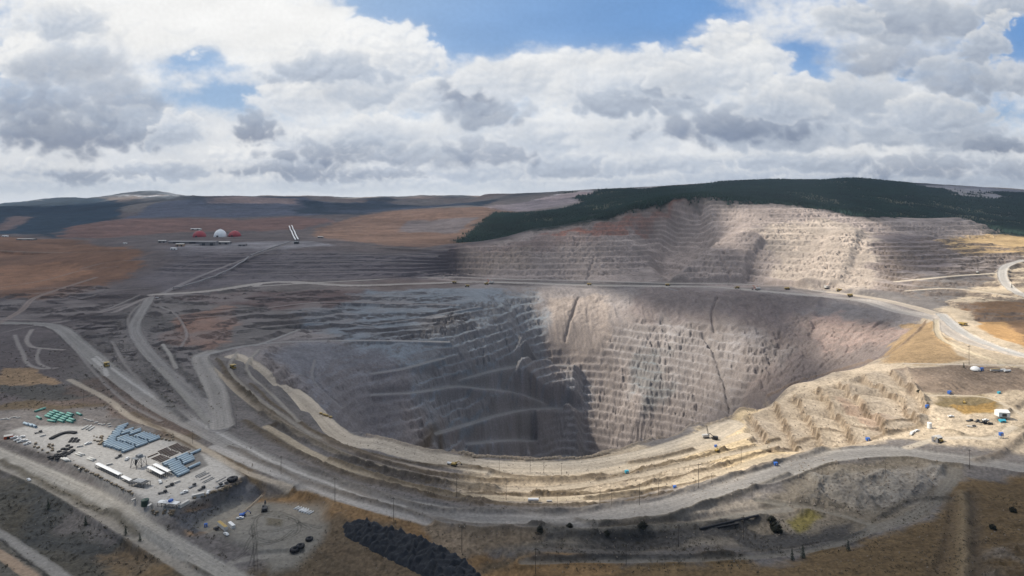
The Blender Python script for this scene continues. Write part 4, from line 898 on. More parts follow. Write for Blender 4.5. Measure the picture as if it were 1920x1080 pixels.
def make_drill():
    t = thing('blast_hole_drill', 'x', 'drill rig')
    for y in (2, -2): MB().box(0, y, 0, 7, 1.2, 1.6, .05).build('track', BLACK, t)
    MB().box(-1, 0, 1.8, 9, 4.5, 3).build('house', OFFW, t); MB().box(4.4, 1.3, 2.2, 1.8, 1.8, 2.6).build('cab', WHITE, t)
    m = MB()
    for x, y in ((3, -.8), (4.2, -.8), (3, .4), (4.2, .4)): m.rod((x, y, 1), (x-3, y, 17), .14, 4)
    for k in range(8): m.rod((3-k*.37, -.8, 1+k*2), (4.2-k*.37, .4, 3+k*2), .08, 4)
    m.build('mast', DKSTEEL, t); return t
def make_hut(m, post=False, w=2.6):
    t = thing('equipment_hut', 'x', 'hut'); z = 2.4 if post else .15
    MB().box(0, 0, z, w, w*.85, 2.4).build('wall', m, t); MB().hexa([(-w*.56, -w*.5, z+2.4), (w*.56, -w*.5, z+2.4), (w*.56, w*.5, z+2.4), (-w*.56, w*.5, z+2.4), (-w*.5, -.15, z+2.95), (w*.5, -.15, z+2.95), (w*.5, .15, z+2.95), (-w*.5, .15, z+2.95)]).build('roof', m, t)
    MB().box(0, -w*.43-.03, z+.1, .8, .06, 1.8).build('door', OFFW, t)
    b = MB()
    for x in (-w*.4, w*.4):
        for y in (-w*.34, w*.34): b.box(x, y, -.3, .2, .2, z+.3)
    b.build('skid_frame', STEEL, t); return t
def make_pole():
    t = thing('power_pole', 'x', 'power pole'); MB().rod((0, 0, -1), (0, 0, 17), .20, 8, .12).build('pole', WOOD, t)
    a = MB().box(0, 0, 15.6, 3.4, .22, .28).build('crossarm', WOOD, t); i = MB()
    for x in (-1.55, 0, 1.55): i.rod((x, 0, 15.85), (x, 0, 16.35), .11, 6)
    i.build('insulator', OFFW, a); return t
def make_tyre():
    t = thing('truck_tyre', 'x', 'tyre'); MB().ring((0, 0, .75), (0, 0, 1), 1.15, .62, 20, 8, 1.2).build('tread', BLACK, t)  # a truck tyre lying flat
    m = MB()
    for k in range(16): a = k*math.pi/8; m.box(1.72*math.cos(a), 1.72*math.sin(a), .25, .3, .3, 1.0)
    m.build('lugs', BLACK, t); return t
# pipes
def make_pipe(m, r, L, name='steel_pipe', t=.10): return tag(MB().tube((-L/2, 0, r), (L/2, 0, r), r, t, 12).build(name, m, None, True), 'x', 'pipe')
def fill_pipes(proto, corners, ang, L, pitch, label, group, zoff=0, layers=1, skip=.06, gap=1.6, seed=3):
    w = np.array([at(*c) for c in corners]); r = random.Random(seed); u = np.array([math.cos(ang), math.sin(ang)]); v = np.array([-u[1], u[0]])
    U = w[:, :2]@u; V_ = w[:, :2]@v; n = len(w); cnt = 0
    vv = V_.min()+pitch/2
    while vv < V_.max():
        xs = []
        for k in range(n):
            a, b = k, (k+1) % n
            if (V_[a] > vv) != (V_[b] > vv): xs.append(U[a]+(U[b]-U[a])*(vv-V_[a])/(V_[b]-V_[a]))
        if len(xs) >= 2:
            uu = min(xs)+L/2+r.uniform(-1.5, 1.5)
            while uu+L/2 < max(xs)+2.5:
                if r.random() > skip:
                    p = u*uu+v*(vv+r.uniform(-.12, .12)); z = zat(*p)
                    put(proto, (p[0], p[1], z+zoff), ang+r.uniform(-.012, .012), label, group); cnt += 1
                uu += L+gap
        vv += pitch
    return cnt
aB = head((233, 849), (300, 823)); nP = 0
pb = make_pipe(PIPEB, 1.3, 12.0)
nP += fill_pipes(pb, [(191,837), (233,850), (302,823), (228,793)], aB, 12.0, 4.5, 'long blue-grey steel pipe in the biggest stack, upper middle of the yard', 'blue-grey pipes of the biggest stack')
nP += fill_pipes(pb, [(301,869), (334,895), (384,873), (372,846)], aB, 12.0, 4.3, 'blue-grey steel pipe in the smaller stack beside the ground rows of rusty tubes', 'blue-grey pipes of the smaller stack', seed=8, skip=.12)
pt = make_pipe(BROWN, .5, 10.0, 'rusty_tube')
nP += fill_pipes(pt, [(276,857), (301,868), (356,844), (334,829)], aB, 10.0, 3.4, 'thin rusty tube in the rows between the two blue-grey stacks', 'rusty tubes laid out in rows', seed=9, skip=.03)
aG = head((96, 773), (129, 784)); pg = make_pipe(PIPEG, 1.15, 12.5, 'green_pipe')
nP += fill_pipes(pg, [(84,783), (96,771), (141,778), (141,795), (118,794)], aG, 12.5, 4.2, 'green coated pipe in the stack at the far edge of the yard', 'green coated pipes', seed=4, skip=.03)
for p, q, lab in (((60,775), (90,765), 'green pipe lying alone along the far edge of the yard, left of the green stack'), ((64,780), (82,790), 'green pipe lying askew at the near left corner of the green stack'), ((142,775), (155,781), 'green pipe lying end on beyond the right of the green stack'), ((85,789), (110,793), 'green pipe lying in front of the green stack')):
    a, b = at(*p), at(*q); c = (a+b)/2; put(pg, (c[0], c[1], zat(c[0], c[1])), head(p, q), lab)
for k, (p, q) in enumerate((((42,794), (58,800)), ((48,795), (66,803)), ((56,797), (71,804)))):
    a, b = at(*p), at(*q); c = (a+b)/2; put(pb, (c[0], c[1], zat(c[0], c[1])), head(p, q), 'blue-grey pipe in the loose trio on the pale ground left of the tyres', 'loose trio of pipes')
pw = make_pipe(PIPEW, .7, 11.5, 'pale_pipe')
for p, q in (((137,850), (158,858)), ((159,859), (180,867)), ((142,848), (163,856)), ((163,857), (184,865)), ((113,859), (127,867)), ((117,858), (131,867)), ((121,858), (135,868)), ((154,806), (165,799)), ((159,808), (174,797)), ((165,809), (178,800))):
    a, b = at(*p), at(*q); c = (a+b)/2; x_ = p[0]
    put(pw, (c[0], c[1], zat(c[0], c[1])), head(p, q), 'pale concrete-coloured pipe of the '+('short bundle beside the near tyre heap' if x_ < 130 and x_ > 110 else 'end-to-end pairs running away from the near tyre heap' if x_ in (137,142,159,163) and p[1] > 840 else 'slanted trio behind the arc of tyres'), 'pale pipes in the yard')
# white short pipes on the pad
pz = make_pipe(WHITE, .55, 5.2, 'white_pipe')
for k in range(5):
    for j in range(2):
        a = at(558+k*4.6+j*9-(2), 953+k*1.2+j*4.6); b = at(565+k*4.6, 950); put(pz, (a[0], a[1], zat(a[0], a[1])), R(58), 'short white pipe in the twin rows at the right of the dirt pad', 'white pipes at the right of the dirt pad')
print('pipes', nP)
# tyres: a near heap, an arc behind it, a few alone
ty = make_tyre(); T_ = []
for k, (x, y) in enumerate([(93,858), (98,860), (103,860), (108,861), (106,854), (111,851), (113,856), (117,852), (118,846), (122,850), (123,843), (127,847), (128,852), (132,849), (133,843), (137,846), (121,856), (127,840)]):
    p = at(x, y); put(ty, (p[0], p[1], p[2]+(1.6 if k % 3 == 2 else 0)), rnd.random(), 'black truck tyre in the near heap on the pale yard floor', 'near heap of tyres', 1.05)
for k in range(13):
    t = k/12; x = 97+43*t; y = 823-9*math.sin(t*2.2)-3*t; p = at(x, y); put(ty, (p[0], p[1], p[2]), rnd.random(), 'black truck tyre in the arc in front of the green pipes', 'arc of tyres', 1.25)
for k in range(8):
    p = at(131+k*2.3, 829-(k % 3)*3.2); put(ty, (p[0], p[1], p[2]), rnd.random(), 'small dark tyre in the loose scatter right of the tyre arc', 'loose scatter of tyres', .8)
for x, y, sc, lab in ((436,902,2.3,'huge black tyre lying flat near the right tip of the yard'), (553,1034,1.9,'nearest black tyre of three on the grass right of the dirt pad'), (563,1027,1.7,'middle black tyre of three on the grass right of the dirt pad'), (580,1013,1.5,'farthest black tyre of three on the grass right of the dirt pad')):
    p = at(x, y); put(ty, p, 0, lab, None, sc)
# yard structures
def truss_section(label, p, q, w, h, roof=WHITE, name='conveyor_section'):
    a, b = at(*p), at(*q); L = float(np.hypot(*(b-a)[:2])); t = thing(name, label, 'conveyor section'); fr = MB(); n = max(2, int(L/3))
    for k in range(n+1):
        x = -L/2+L*k/n
        for y in (-w/2, w/2):
            fr.rod((x, y, 0), (x, y, h), .16, 4)
            if k < n: fr.rod((x, y, .3), (x+L/n, y, h-.2), .10, 4)
    for y in (-w/2, w/2): fr.box(0, y, h-.25, L, .25, .25).box(0, y, .5, L, .2, .2)
    fr.build('frame', DKSTEEL, t); MB().hexa([(-L/2, -w*.55, h), (L/2, -w*.55, h), (L/2, w*.55, h), (-L/2, w*.55, h), (-L/2, -w*.2, h+.5), (L/2, -w*.2, h+.5), (L/2, w*.2, h+.5), (-L/2, w*.2, h+.5)]).build('roof', roof, t)
    c = (a+b)/2; t.location = (c[0], c[1], zat(c[0], c[1])); t.rotation_euler = (0, 0, math.atan2(b[1]-a[1], b[0]-a[0])); return t
truss_section('long white-roofed conveyor section on a dark truss at the near left of the yard', (182,876), (226,897), 3.4, 3.6)
truss_section('short white-roofed conveyor section joined to the slatted dark one', (230,899), (246,907), 3.0, 3.0)
truss_section('left one of the two white-roofed sections in the middle of the yard', (279,883), (306,897), 3.4, 4.0)
truss_section('right one of the two white-roofed sections in the middle of the yard', (290,879), (318,893), 3.4, 4.4)
def slatted(label, p, q, w, h, mroof, extra=None):
    t = truss_section(label, p, q, w, h, mroof, 'feeder_frame'); t['category'] = 'machine frame'; L = 8; m = MB()
    for k in range(6): m.box(-L/2+k*L/5, 0, h+.5, .5, w*.9, .35)
    m.build('slats', WHITE, t)
    if extra: MB().box(1.5, 0, h+.6, 2.4, w*.7, 1.6).build('hopper', extra, t)
    return t
slatted('dark machine frame with white slats on top, left of the yard turning area', (248,908), (276,913), 6.5, 3.8, DKSTEEL)
slatted('dark machine frame with a white top and blue box at the near yard edge', (299,951), (335,953), 4.4, 3.6, WHITE, BLUE)
def steel_tower():
    t = thing('steel_tower', 'dark openwork steel tower standing alone between the pipe stacks', 'tower'); fr = MB(); h = 8.5
    for x in (-4.2, 0, 4.2):
        for y in (-3.2, 3.2): fr.rod((x*1.25, y*1.25, -.2), (x, y, h), .22, 5)
    for x0, x1 in ((-4.2, 0), (0, 4.2)):
        for y in (-3.2, 3.2): fr.rod((x0*1.2, y*1.2, .4), (x1, y, h-.4), .13, 4).rod((x1*1.2, y*1.2, .4), (x0, y, h-.4), .13, 4)
    fr.build('leg_frame', DKSTEEL, t); MB().box(0, 0, h, 9.2, 7.2, .4).build('deck', STEEL, t); MB().box(.5, 0, h+.4, 4.5, 4, 2.2, .1).build('motor_house', STEEL, t)
    MB().rod((-2, 0, h), (-3, 0, 2.5), 1.4, 8, .6).build('chute', DKSTEEL, t); p = at(260, 875); t.location = p; t.rotation_euler = (0, 0, aB)
steel_tower()
def tank(label, px, py, r, h, m):
    t = thing('storage_tank', label, 'tank'); MB().lathe([(r, 0), (r, h), (r*.3, h+r*.25)], n=18).build('shell', m, t, False); MB().lathe([(.4, 0), (.4, .5)], (0, 0, h+r*.24), 8).build('hatch', STEEL, t); t.location = at(px, py)
tank('dark green storage tank at the near left corner of the yard', 272, 948, 2.9, 5.0, OLIVE)
tank('white upright tank beside the sandy road, left of the grey machine', 1743, 803, 2.2, 6.0, WHITE)
def rack(label, px, py, ang, m=STEEL, L=7):
    t = thing('trailer_frame', label, 'trailer'); MB().box(0, 0, .8, L, 2.2, .35).build('deck', m, t); MB().box(L*.25, 0, 1.15, L*.35, 1.8, 1.2).build('load', DKSTEEL, t)
    for x in (-L*.35, L*.3):
        for y in (.95, -.95): wheel(.45, .35, (x, y, .45), t, False)
    t.location = at(px, py); t.rotation_euler = (0, 0, ang); return t
rack('small flat trailer alone on the pale floor in the middle of the yard', 361, 913, aB)
rack('flat trailer with a dark load left of the huge tyre', 411, 913, aB); rack('flat trailer with a dark load between the huge tyre and another trailer', 421, 910, aB)
wc = make_container(OFFW, 9); put(wc, at(345, 948), R(70), 'off-white container standing at the near edge of the yard beside the blue-topped frame')
put(wc, at(371, 932), R(32), 'long off-white container casting a shadow near the embankment edge')
put(wc, at(283, 949), R(80), 'narrow off-white container right of the dark green tank', None, .7)
put(wc, at(253, 938), R(60), 'small off-white container left of the dark green tank', None, .6)
def make_beam():
    return tag(MB().box(0, 0, .1, 11, .35, .08).box(0, 0, .5, 11, .35, .08).box(0, 0, .18, 11, .1, .32).build('steel_beam', STEEL), 'x', 'beam')  # an I-section steel beam
nP += fill_pipes(make_beam(), [(362,892), (384,907), (418,893), (396,880)], aB, 11, 2.6, 'grey steel beam in the sparse rows right of the smaller pipe stack', 'grey steel beams laid out on the yard', skip=.25, seed=31)
nP += fill_pipes(bpy.data.objects['steel_beam'], [(404,905), (424,912), (437,903), (420,895)], aB, 11, 2.2, 'grey steel beam in the short row beside the huge tyre', 'grey steel beams beside the huge tyre', skip=.1, seed=33)
pk = make_pickup(); flr = rack('x', 360, 900, 0, DKSTEEL, 7)
def make_crate():
    t = MB().box(0, 0, .15, 2.4, 1.6, 1.3).box(0, 0, 1.47, 2.5, 1.7, .1).box(-.8, 0, 0, .2, 1.6, .15).box(.8, 0, 0, .2, 1.6, .15).build('timber_crate', mat('crate_timber', (.20, .16, .11), .9, noise=.3)); return tag(t, 'x', 'crate')
for k_, (x_, y_) in enumerate(((150,880),(300,905),(318,912),(332,905),(345,925),(305,925),(205,872),(238,862),(222,858),(150,838),(165,833),(72,812),(80,818),(390,925),(378,918))):
    if k_ % 3 == 0: put(wc, at(x_, y_), aB+rnd.uniform(-.6, .6), 'pale container standing loose on the yard floor between the stacks', 'loose containers on the yard floor', .55)
    elif k_ % 3 == 1: put(pk, at(x_, y_), rnd.uniform(0, 6), 'white pickup standing loose on the yard floor between the stacks', 'loose pickups on the yard floor', 1.15)
    else: put(flr, at(x_, y_), aB+rnd.uniform(-.8, .8), 'dark flat trailer standing loose on the yard floor between the stacks', 'loose trailers on the yard floor', 1.0)
cr = make_crate(); rr_ = random.Random(77)
for k in range(26):
    t_ = k/25; x = 140+t_*108; y = 872+t_*54+rr_.uniform(-1.5, 1.5); put(cr, at(x, y), rr_.uniform(0, 3), 'timber crate in the straggling line along the near left edge of the yard', 'timber crates along the near left edge', rr_.uniform(.6, 1.1))
for k in range(22):
    put(cr, at(rr_.uniform(283, 330), rr_.uniform(958, 966)-0.0), rr_.uniform(0, 3), 'timber crate in the heap at the near corner of the yard', 'timber crates at the near corner', rr_.uniform(.5, 1.0))
for k in range(16):
    put(cr, at(rr_.uniform(176, 196), rr_.uniform(818, 834)), rr_.uniform(0, 3), 'timber crate in the clutter left of the biggest pipe stack', 'timber crates left of the biggest stack', rr_.uniform(.6, 1.2))
for k in range(22):
    t_ = rr_.random(); put(cr, at(366+96*t_+rr_.uniform(-4, 4), 938-34*t_+rr_.uniform(-4, 1)), rr_.uniform(0, 3), 'timber crate strewn along the right edge of the yard above the dark bank', 'timber crates along the right edge of the yard', rr_.uniform(.6, 1.2))
for k in range(18):
    put(cr, at(rr_.uniform(60, 100), rr_.uniform(833, 850)), rr_.uniform(0, 3), 'timber crate in the clutter left of the near tyre heap', 'timber crates left of the near tyre heap', rr_.uniform(.6, 1.2))
for k in range(14):
    put(cr, at(rr_.uniform(300, 330), rr_.uniform(815, 828)), rr_.uniform(0, 3), 'timber crate in the clutter beyond the rusty tubes', 'timber crates beyond the rusty tubes', rr_.uniform(.6, 1.1))
# vehicles at the left yard entrance
for k, (x, y, lab) in enumerate(((27,822,'white pickup parked nearest the orange shed'), (33,826,'white pickup second from the orange shed'), (39,829,'white pickup third from the orange shed'), (45,828,'white pickup fourth from the orange shed'), (51,833,'white pickup at the right end of the row by the orange shed'), (40,821,'white pickup alone behind the row by the orange shed'))):
    put(pk, at(x, y), R(55+rnd.uniform(-8, 8)), lab, 'pickups by the orange shed', 1.15)
put(pk, at(424, 1003), R(-38), 'white pickup parked beside the long trailer on the dirt pad')
put(pk, at(294, 559), R(60), 'white pickup on the haul road junction far up on the left', None, 1.3)
put(pk, at(54, 901), R(-35), 'dark-shadowed white pickup on the lower access road', None, 1.0)
t = thing('shed', 'orange shed at the left end of the yard', 'shed'); MB().box(0, 0, 0, 7, 4.5, 3).build('wall', ORANGE, t); MB().hexa([(-3.7, -2.5, 3), (3.7, -2.5, 3), (3.7, 2.5, 3), (-3.7, 2.5, 3), (-3.7, -.1, 4.2), (3.7, -.1, 4.2), (3.7, .1, 4.2), (-3.7, .1, 4.2)]).build('roof', OFFW, t); MB().box(0, -2.28, 0, 2.2, .08, 2.3).build('door', DKSTEEL, t); t.location = at(16, 822); t.rotation_euler = (0, 0, R(30))
for k, (x, y) in enumerate(((4,787), (10,786), (16,787), (22,784), (28,783), (34,784), (160,787), (166,789), (172,790), (180,793), (187,796), (193,797), (206,800), (204,796))):
    put(wc, at(x, y), R(rnd.uniform(0, 60)), 'small pale crate-like container in the row along the far left edge of the yard' if x < 60 else 'small pale container in the row right of the green pipes', 'containers along the far left edge' if x < 60 else 'containers right of the green pipes', .42)
# dirt pad
tr = make_trailer(); put(tr, at(417, 992), head((403, 978), (431, 1000)), 'long off-white trailer with a yellow roof on the dirt pad')
bx_ = make_container(WHITE, 8.5); put(bx_, at(434, 988), head((425, 978), (443, 994)), 'clean white container beside the yellow-roofed trailer')
tb = make_hut(BLUE, False, 2.2); put(tb, at(386, 988), .3, 'blue cabin with a pale door alone at the left of the dirt pad'); 
ex = make_excavator(DKSTEEL); put(ex, at(496, 957), R(110), 'dark tracked excavator with its boom raised at the top of the dirt pad', None, 1.15)
ex2 = make_excavator(BLUE); put(ex2, at(455, 968), R(20), 'blue and dark tracked excavator at the left edge of the dirt pad', None, .8)
put(pk, at(450, 973), R(10), 'white pickup pressed against the blue excavator'); rack('low dark trailer beside the yellow-roofed trailer', 405, 993, R(-38), DKSTEEL, 5)
for k in range(12):
    x = 462+k*2.6; p = at(x, 957-k*2.4); m = MB(); m.lathe([(1.0+.5*rnd.random(), -.3), (.9, .6), (.35, 1.2)], n=6, sx=1.3); o = tag(m.build('boulder', EARTH), 'dark rubble lump in the line leading up to the excavator', 'boulder', 'rubble line on the dirt pad'); o.location = p; o.rotation_euler = (0, 0, rnd.random()*6)
# haul trucks and machines on the middle level
ht = make_haul_truck()
for x, y, a, lab in ((852,531,0,'leftmost yellow haul truck on the far middle road'), (876,538,180,'yellow haul truck on the lower edge of the far middle road'), (912,534,10,'yellow haul truck beside the shovel on the far middle road'),
                     (1252,536,0,'yellow haul truck at the foot of the pale rib of rock'), (1382,541,180,'yellow haul truck on the shaded stretch of the middle road'), (1476,543,0,'yellow haul truck where the middle road turns sunny'), (1573,546,170,'yellow haul truck on the pale sunny bench'), (1594,556,-20,'yellow haul truck at the near lip of the sunny bench'),
                     (200,687,-50,'yellow haul truck coming down the wide left haul road'), (1806,611,-60,'yellow haul truck on the grey road curving down at the right'), (437,691,-50,'yellow haul truck on the lane inside the left rim'), (1105,535,0,'yellow haul truck beneath the benches, middle of the far road')):
    put(ht, at(x, y), R(a), lab, 'haul trucks at work', 1.0)
for x, y in ((602,777), (608,779.5), (613,781), (620,784)):
    put(ht, at(x, y), R(-35), 'dark little haul truck in the parked row on the pale left apron', 'parked row on the left apron', .42)
sv = make_shovel(); put(sv, at(921, 532), R(150), 'big electric shovel working on the far middle road'); put(sv, at(1551, 541), R(20), 'big electric shovel on the pale sunny bench'); put(sv, at(1420, 544), R(190), 'big electric shovel in the shade at the foot of the upper wall')
dr = make_drill(); put(dr, at(1833, 512), R(40), 'drill rig with a raised mast on the pale bench at the right'); put(dr, at(1324, 821), R(10), 'drill rig on the pale apron above the pit rim', None, .8)
put(ex, at(1340, 823), R(170), 'dark excavator beside the drill rig on the pale apron', None, 1.1)
# apron and right-hand yard
tk = make_tank_trailer(); put(tk, at(1000, 941), R(0), 'white tank trailer on the bottom terrace above the haul road'); put(tk, at(846, 872), R(-15), 'white tank trailer on the terraces left of centre', None, .9)
ex3 = make_excavator(YEL); put(ex3, at(852, 873), R(-15), 'yellow excavator on the terraces left of centre'); put(ex3, at(1345, 846), R(30), 'yellow excavator beside the pond-like pad', None, .8); put(ex3, at(1762, 829), R(200), 'yellow excavator beside the grey machine at the right', None, 1.0)
put(wc, at(1030, 941), 0, 'short off-white container right of the white tank trailer', None, .5)
hb = make_hut(BLUE, False, 3.0); ht2 = make_hut(TEAL, False, 3.2); hp = make_hut(BLUE, True, 2.6)
put(ht2, at(1175, 887), .2, 'teal hut on the terraces right of centre'); put(hb, at(1342, 838), .4, 'blue hut on the pale apron below the drill rig', None, .8); put(hb, at(1265, 915), .3, 'blue hut on the lowest terrace near the haul road', None, .8)
put(hb, at(1454, 872), .2, 'blue hut on the sandy edge above the haul road bend'); put(hb, at(1627, 826), .1, 'blue hut below the sandy scarps', None, 1.1); put(hp, at(1738, 768), .1, 'blue hut on stilts at the right end of the scarps', None, 1.1)
put(hb, at(1780, 738), .5, 'blue hut at the foot of the brown cut slope', None, 1.2); put(ht2, at(1873, 738), .2, 'teal hut under the brown cut slope at the far right', None, .9); put(hp, at(1877, 822), 0, 'bright blue hut on stilts at the near right of the sandy yard', None, 1.2)
def gable(label, px, py, L, Wd, H, rise, ang, m, roof, name='building', cat='building', doors=1):
    t = thing(name, label, cat); MB().box(0, 0, -.5, L, Wd, H+.5).build('wall', m, t)
    MB().hexa([(-L*.52, -Wd*.54, H), (L*.52, -Wd*.54, H), (L*.52, Wd*.54, H), (-L*.52, Wd*.54, H), (-L*.52, -.1, H+rise), (L*.52, -.1, H+rise), (L*.52, .1, H+rise), (-L*.52, .1, H+rise)]).build('roof', roof, t)
    for k in range(doors): MB().box(-L/2+L*(k+.5)/doors, -Wd/2-.06, 0, L/doors*.4, .1, H*.7).build('door', DKSTEEL, t)
    t.location = at(px, py); t.rotation_euler = (0, 0, ang); return t
gable('white gabled tent shelter in the sandy yard at the right', 1879, 779, 11, 8, 4.5, 2.2, R(-8), WHITE, WHITE, 'tent_shelter', 'shelter')
gable('pale blue tarp-covered heap right in front of the white tent shelter', 1879, 790, 6, 4, 1.2, 1.4, R(0), TEAL, TEAL, 'tarpaulin_stack', 'tarp stack', 1)
t = thing('dome_tent', 'small white dome tent above the brown cut slope', 'tent'); MB().lathe([(6*math.cos(a), 5.2*math.sin(a)) for a in np.linspace(0, 1.5, 8)], n=20).build('shell', WHITE, t, True); MB().box(0, -5.4, 0, 2.4, 1.4, 2.4).build('door', OFFW, t); t.location = at(1829, 694)
put(tb, at(1841, 695), .1, 'blue cabin touching the small white dome tent', None, 1.4)
put(tr, at(1866, 697), 0, 'off-white trailer parked right of the dome tent', None, .9); put(bx_, at(1880, 696), R(5), 'white container parked in the line of trailers behind the brown cut'); put(tk, at(1889, 698), R(8), 'white tank trailer at the right end of the line behind the brown cut')
gable('grey machine building on the sandy ground below the scarps', 1757, 828, 8, 6, 5, 1.5, R(25), CONC, OFFW)
for x, y, a, lab in ((1712,812,20,'white pickup nearest the foot of the scarps'), (1719,809,15,'white pickup second from the foot of the scarps'), (1709,815,40,'white pickup lowest of the three by the scarps'), (1783,782,0,'white pickup left of the machine row in the sandy yard'), (1848,789,0,'white pickup just left of the tarp heap')):
    put(pk, at(x, y), R(a), lab, None, 1.1)
rack('dark trailer at the left of the machine row in the sandy yard', 1818, 790, .1, DKSTEEL, 8); rack('dark trailer in the middle of the machine row in the sandy yard', 1832, 791, .4, DKSTEEL, 7); rack('trailer with a pale deck, lowest of the machine row', 1822, 801, -.3, OFFW, 9)
put(ex, at(1845, 794), R(200), 'dark excavator right of the machine row in the sandy yard', None, .9); put(ex, at(1856, 796), R(160), 'dark excavator nearest the white tent shelter', None, .8); put(ex3, at(1808, 756), R(60), 'yellow excavator beside the small brown pond', None, .7)
# power poles
po = make_pole()
for x, y, sc, lab in ((157,752,.85,'timber power pole farthest left, above the pipe yard'), (361,832,.8,'timber power pole above the tip of the big pipe stack'), (527,889,1.0,'timber power pole left of the haul road near the yard tip'), (443,800,.8,'timber power pole beside the road fork'), (628,942,1.25,'timber power pole above the orange grass left of centre'), (738,976,1.1,'timber power pole just above the dark heaps'),
                      (866,1036,1.2,'timber power pole in the brown grass right of the dark heaps'), (1004,1076,1.1,'timber power pole at the bottom edge near the centre'), (856,932,1.0,'timber power pole by the small grey cabin on the terraces'), (936,884,.85,'timber power pole on the pale apron left of centre'), (994,885,.9,'timber power pole on the pale apron, tall against it'), (1020,889,.7,'timber power pole between two others on the pale apron'), (1053,890,.7,'short timber power pole on the pale apron near the centre'),
                      (949,938,.9,'timber power pole above the white tank trailer'), (1045,950,.7,'timber power pole right of the white tank trailer'), (1125,947,1.0,'timber power pole on the yellowish terrace right of centre'), (1147,948,.8,'short timber power pole on the yellowish terrace'), (1199,947,1.1,'timber power pole at the start of the dark scree strip'), (1235,928,.9,'timber power pole on the dark scree strip'), (1310,915,1.3,'tall timber power pole on the sandy terraces above the bend'), (1334,905,.5,'short timber post on the sandy terraces above the bend'),
                      (1390,868,.8,'timber power pole by the pond-like pad'), (1350,858,.6,'short timber pole left of the pond-like pad'), (1410,941,1.0,'timber power pole below the haul road bend'), (1394,1012,1.1,'timber power pole beside the black pipe'), (1272,1025,1.0,'timber power pole in the dark hollow'), (1174,1060,.9,'timber power pole above the bottom grass'), (1818,880,1.1,'timber power pole below the haul road at the right'), (1817,684,1.6,'timber power pole behind the dome tent'), (1660,893,.7,'short timber pole above the excavated heaps')):
    put(po, at(x, y), rnd.uniform(-.4, .4), lab, 'timber power poles', sc)
# the black pipe, rim boulders, dark heaps
a, b = at(1312, 993), at(1422, 968); d = b-a; m = MB().rod(tuple(a+[0, 0, .8]), tuple(b+[0, 0, .8]), .9, 8); tag(m.build('black_pipeline', BLACK), 'long black pipe lying on pale ground below the haul road', 'pipeline')
a, b = at(1345, 990), at(1385, 983); m = MB().rod(tuple(a+[0, 0, .6]), tuple(b+[0, 0, .6]), .6, 8); tag(m.build('black_pipeline', BLACK), 'shorter black pipe just below the long one', 'pipeline')
bl = []
for k in range(46):
    t = k/45; x = 850+t*290; p = rim_pt(x, 3.2)
    m = MB(); n = 9; prof = [(1.9, -.6), (2.0, .5), (1.3, 1.7), (.4, 2.1)]; m.lathe(prof, n=n, sx=1+.3*rnd.random(), sy=.9)
    m.v = [(vx+rnd.uniform(-.25, .25), vy+rnd.uniform(-.25, .25), vz+rnd.uniform(-.2, .2)) for vx, vy, vz in m.v]
    o = tag(m.build('earth_mound', EARTH), 'rounded heap in the safety berm along the near pit rim', 'mound', 'safety berm heaps along the near rim'); o.location = (p[0], p[1], p[2]); o.scale = (1.05,)*3
def dark_heaps():
    cs = [at(*c, Z0) for c in ((640,985), (690,978), (780,1005), (880,1055), (930,1110), (850,1110), (720,1050), (645,1010))]; w = np.array(cs)
    gx = np.arange(w[:, 0].min()-5, w[:, 0].max()+5, .9); gy = np.arange(w[:, 1].min()-5, w[:, 1].max()+5, .9); x, y = np.meshgrid(gx, gy)
    ins = np.zeros(x.shape, bool); n = len(w); best = np.full(x.shape, 1e9)
    for k in range(n):
        x1, y1 = w[k][:2]; x2, y2 = w[(k+1) % n][:2]; ins ^= ((y1 > y) != (y2 > y)) & (x < (x2-x1)*(y-y1)/((y2-y1)+1e-9)+x1)
        dx, dy = x2-x1, y2-y1; t = np.clip(((x-x1)*dx+(y-y1)*dy)/(dx*dx+dy*dy), 0, 1); best = np.minimum(best, np.hypot(x-x1-t*dx, y-y1-t*dy))
    m = np.where(ins, sstep(0, 4, best+fbm(x/6, y/6, 3, 91)*2), 0)
    u = (x*.8-y*.6); v = (x*.6+y*.8); cell = 8.5
    hx = (u/cell) % 1-.5; hy = (v/cell+.5*(np.floor(u/cell) % 2)) % 1-.5
    u = u+fbm(x/14, y/14, 3, 96)*5; v = v+fbm(x/14, y/14, 3, 97)*6; hx = (u/5.0) % 1-.5; hy = (v/11+.5*(np.floor(u/5.0) % 2)) % 1-.5
    h = (2.2+2.6*np.clip(perlin(x/7, y/7, 92)+.5, 0, 1.4))*np.clip(1-np.hypot(hx+.3*perlin(x/5, y/5, 95), hy*1.2)*1.35, 0, 1)+ridged(x/9, y/9, 3, 94)*.9+fbm(x/2.2, y/2.2, 4, 93)*.9+1.3
    h = h+facets(x/1.8, y/1.8, 98)*.5; z = np.vectorize(zat)(x, y)+m*h-.7*(1-m)
    keep = (m[:-1, :-1]+m[1:, 1:]+m[:-1, 1:]+m[1:, :-1]) > .02
    o = grid_mesh('ore_stockpile', np.stack([x, y, z], -1), mat('dark_ore', (.020, .023, .028), .9, noise=.5, scale=.8, bump=.6), None, None, keep)
    tag(o, 'dark stockpile of heaps dumped in rows on the brown grass', 'stockpile')
dark_heaps()
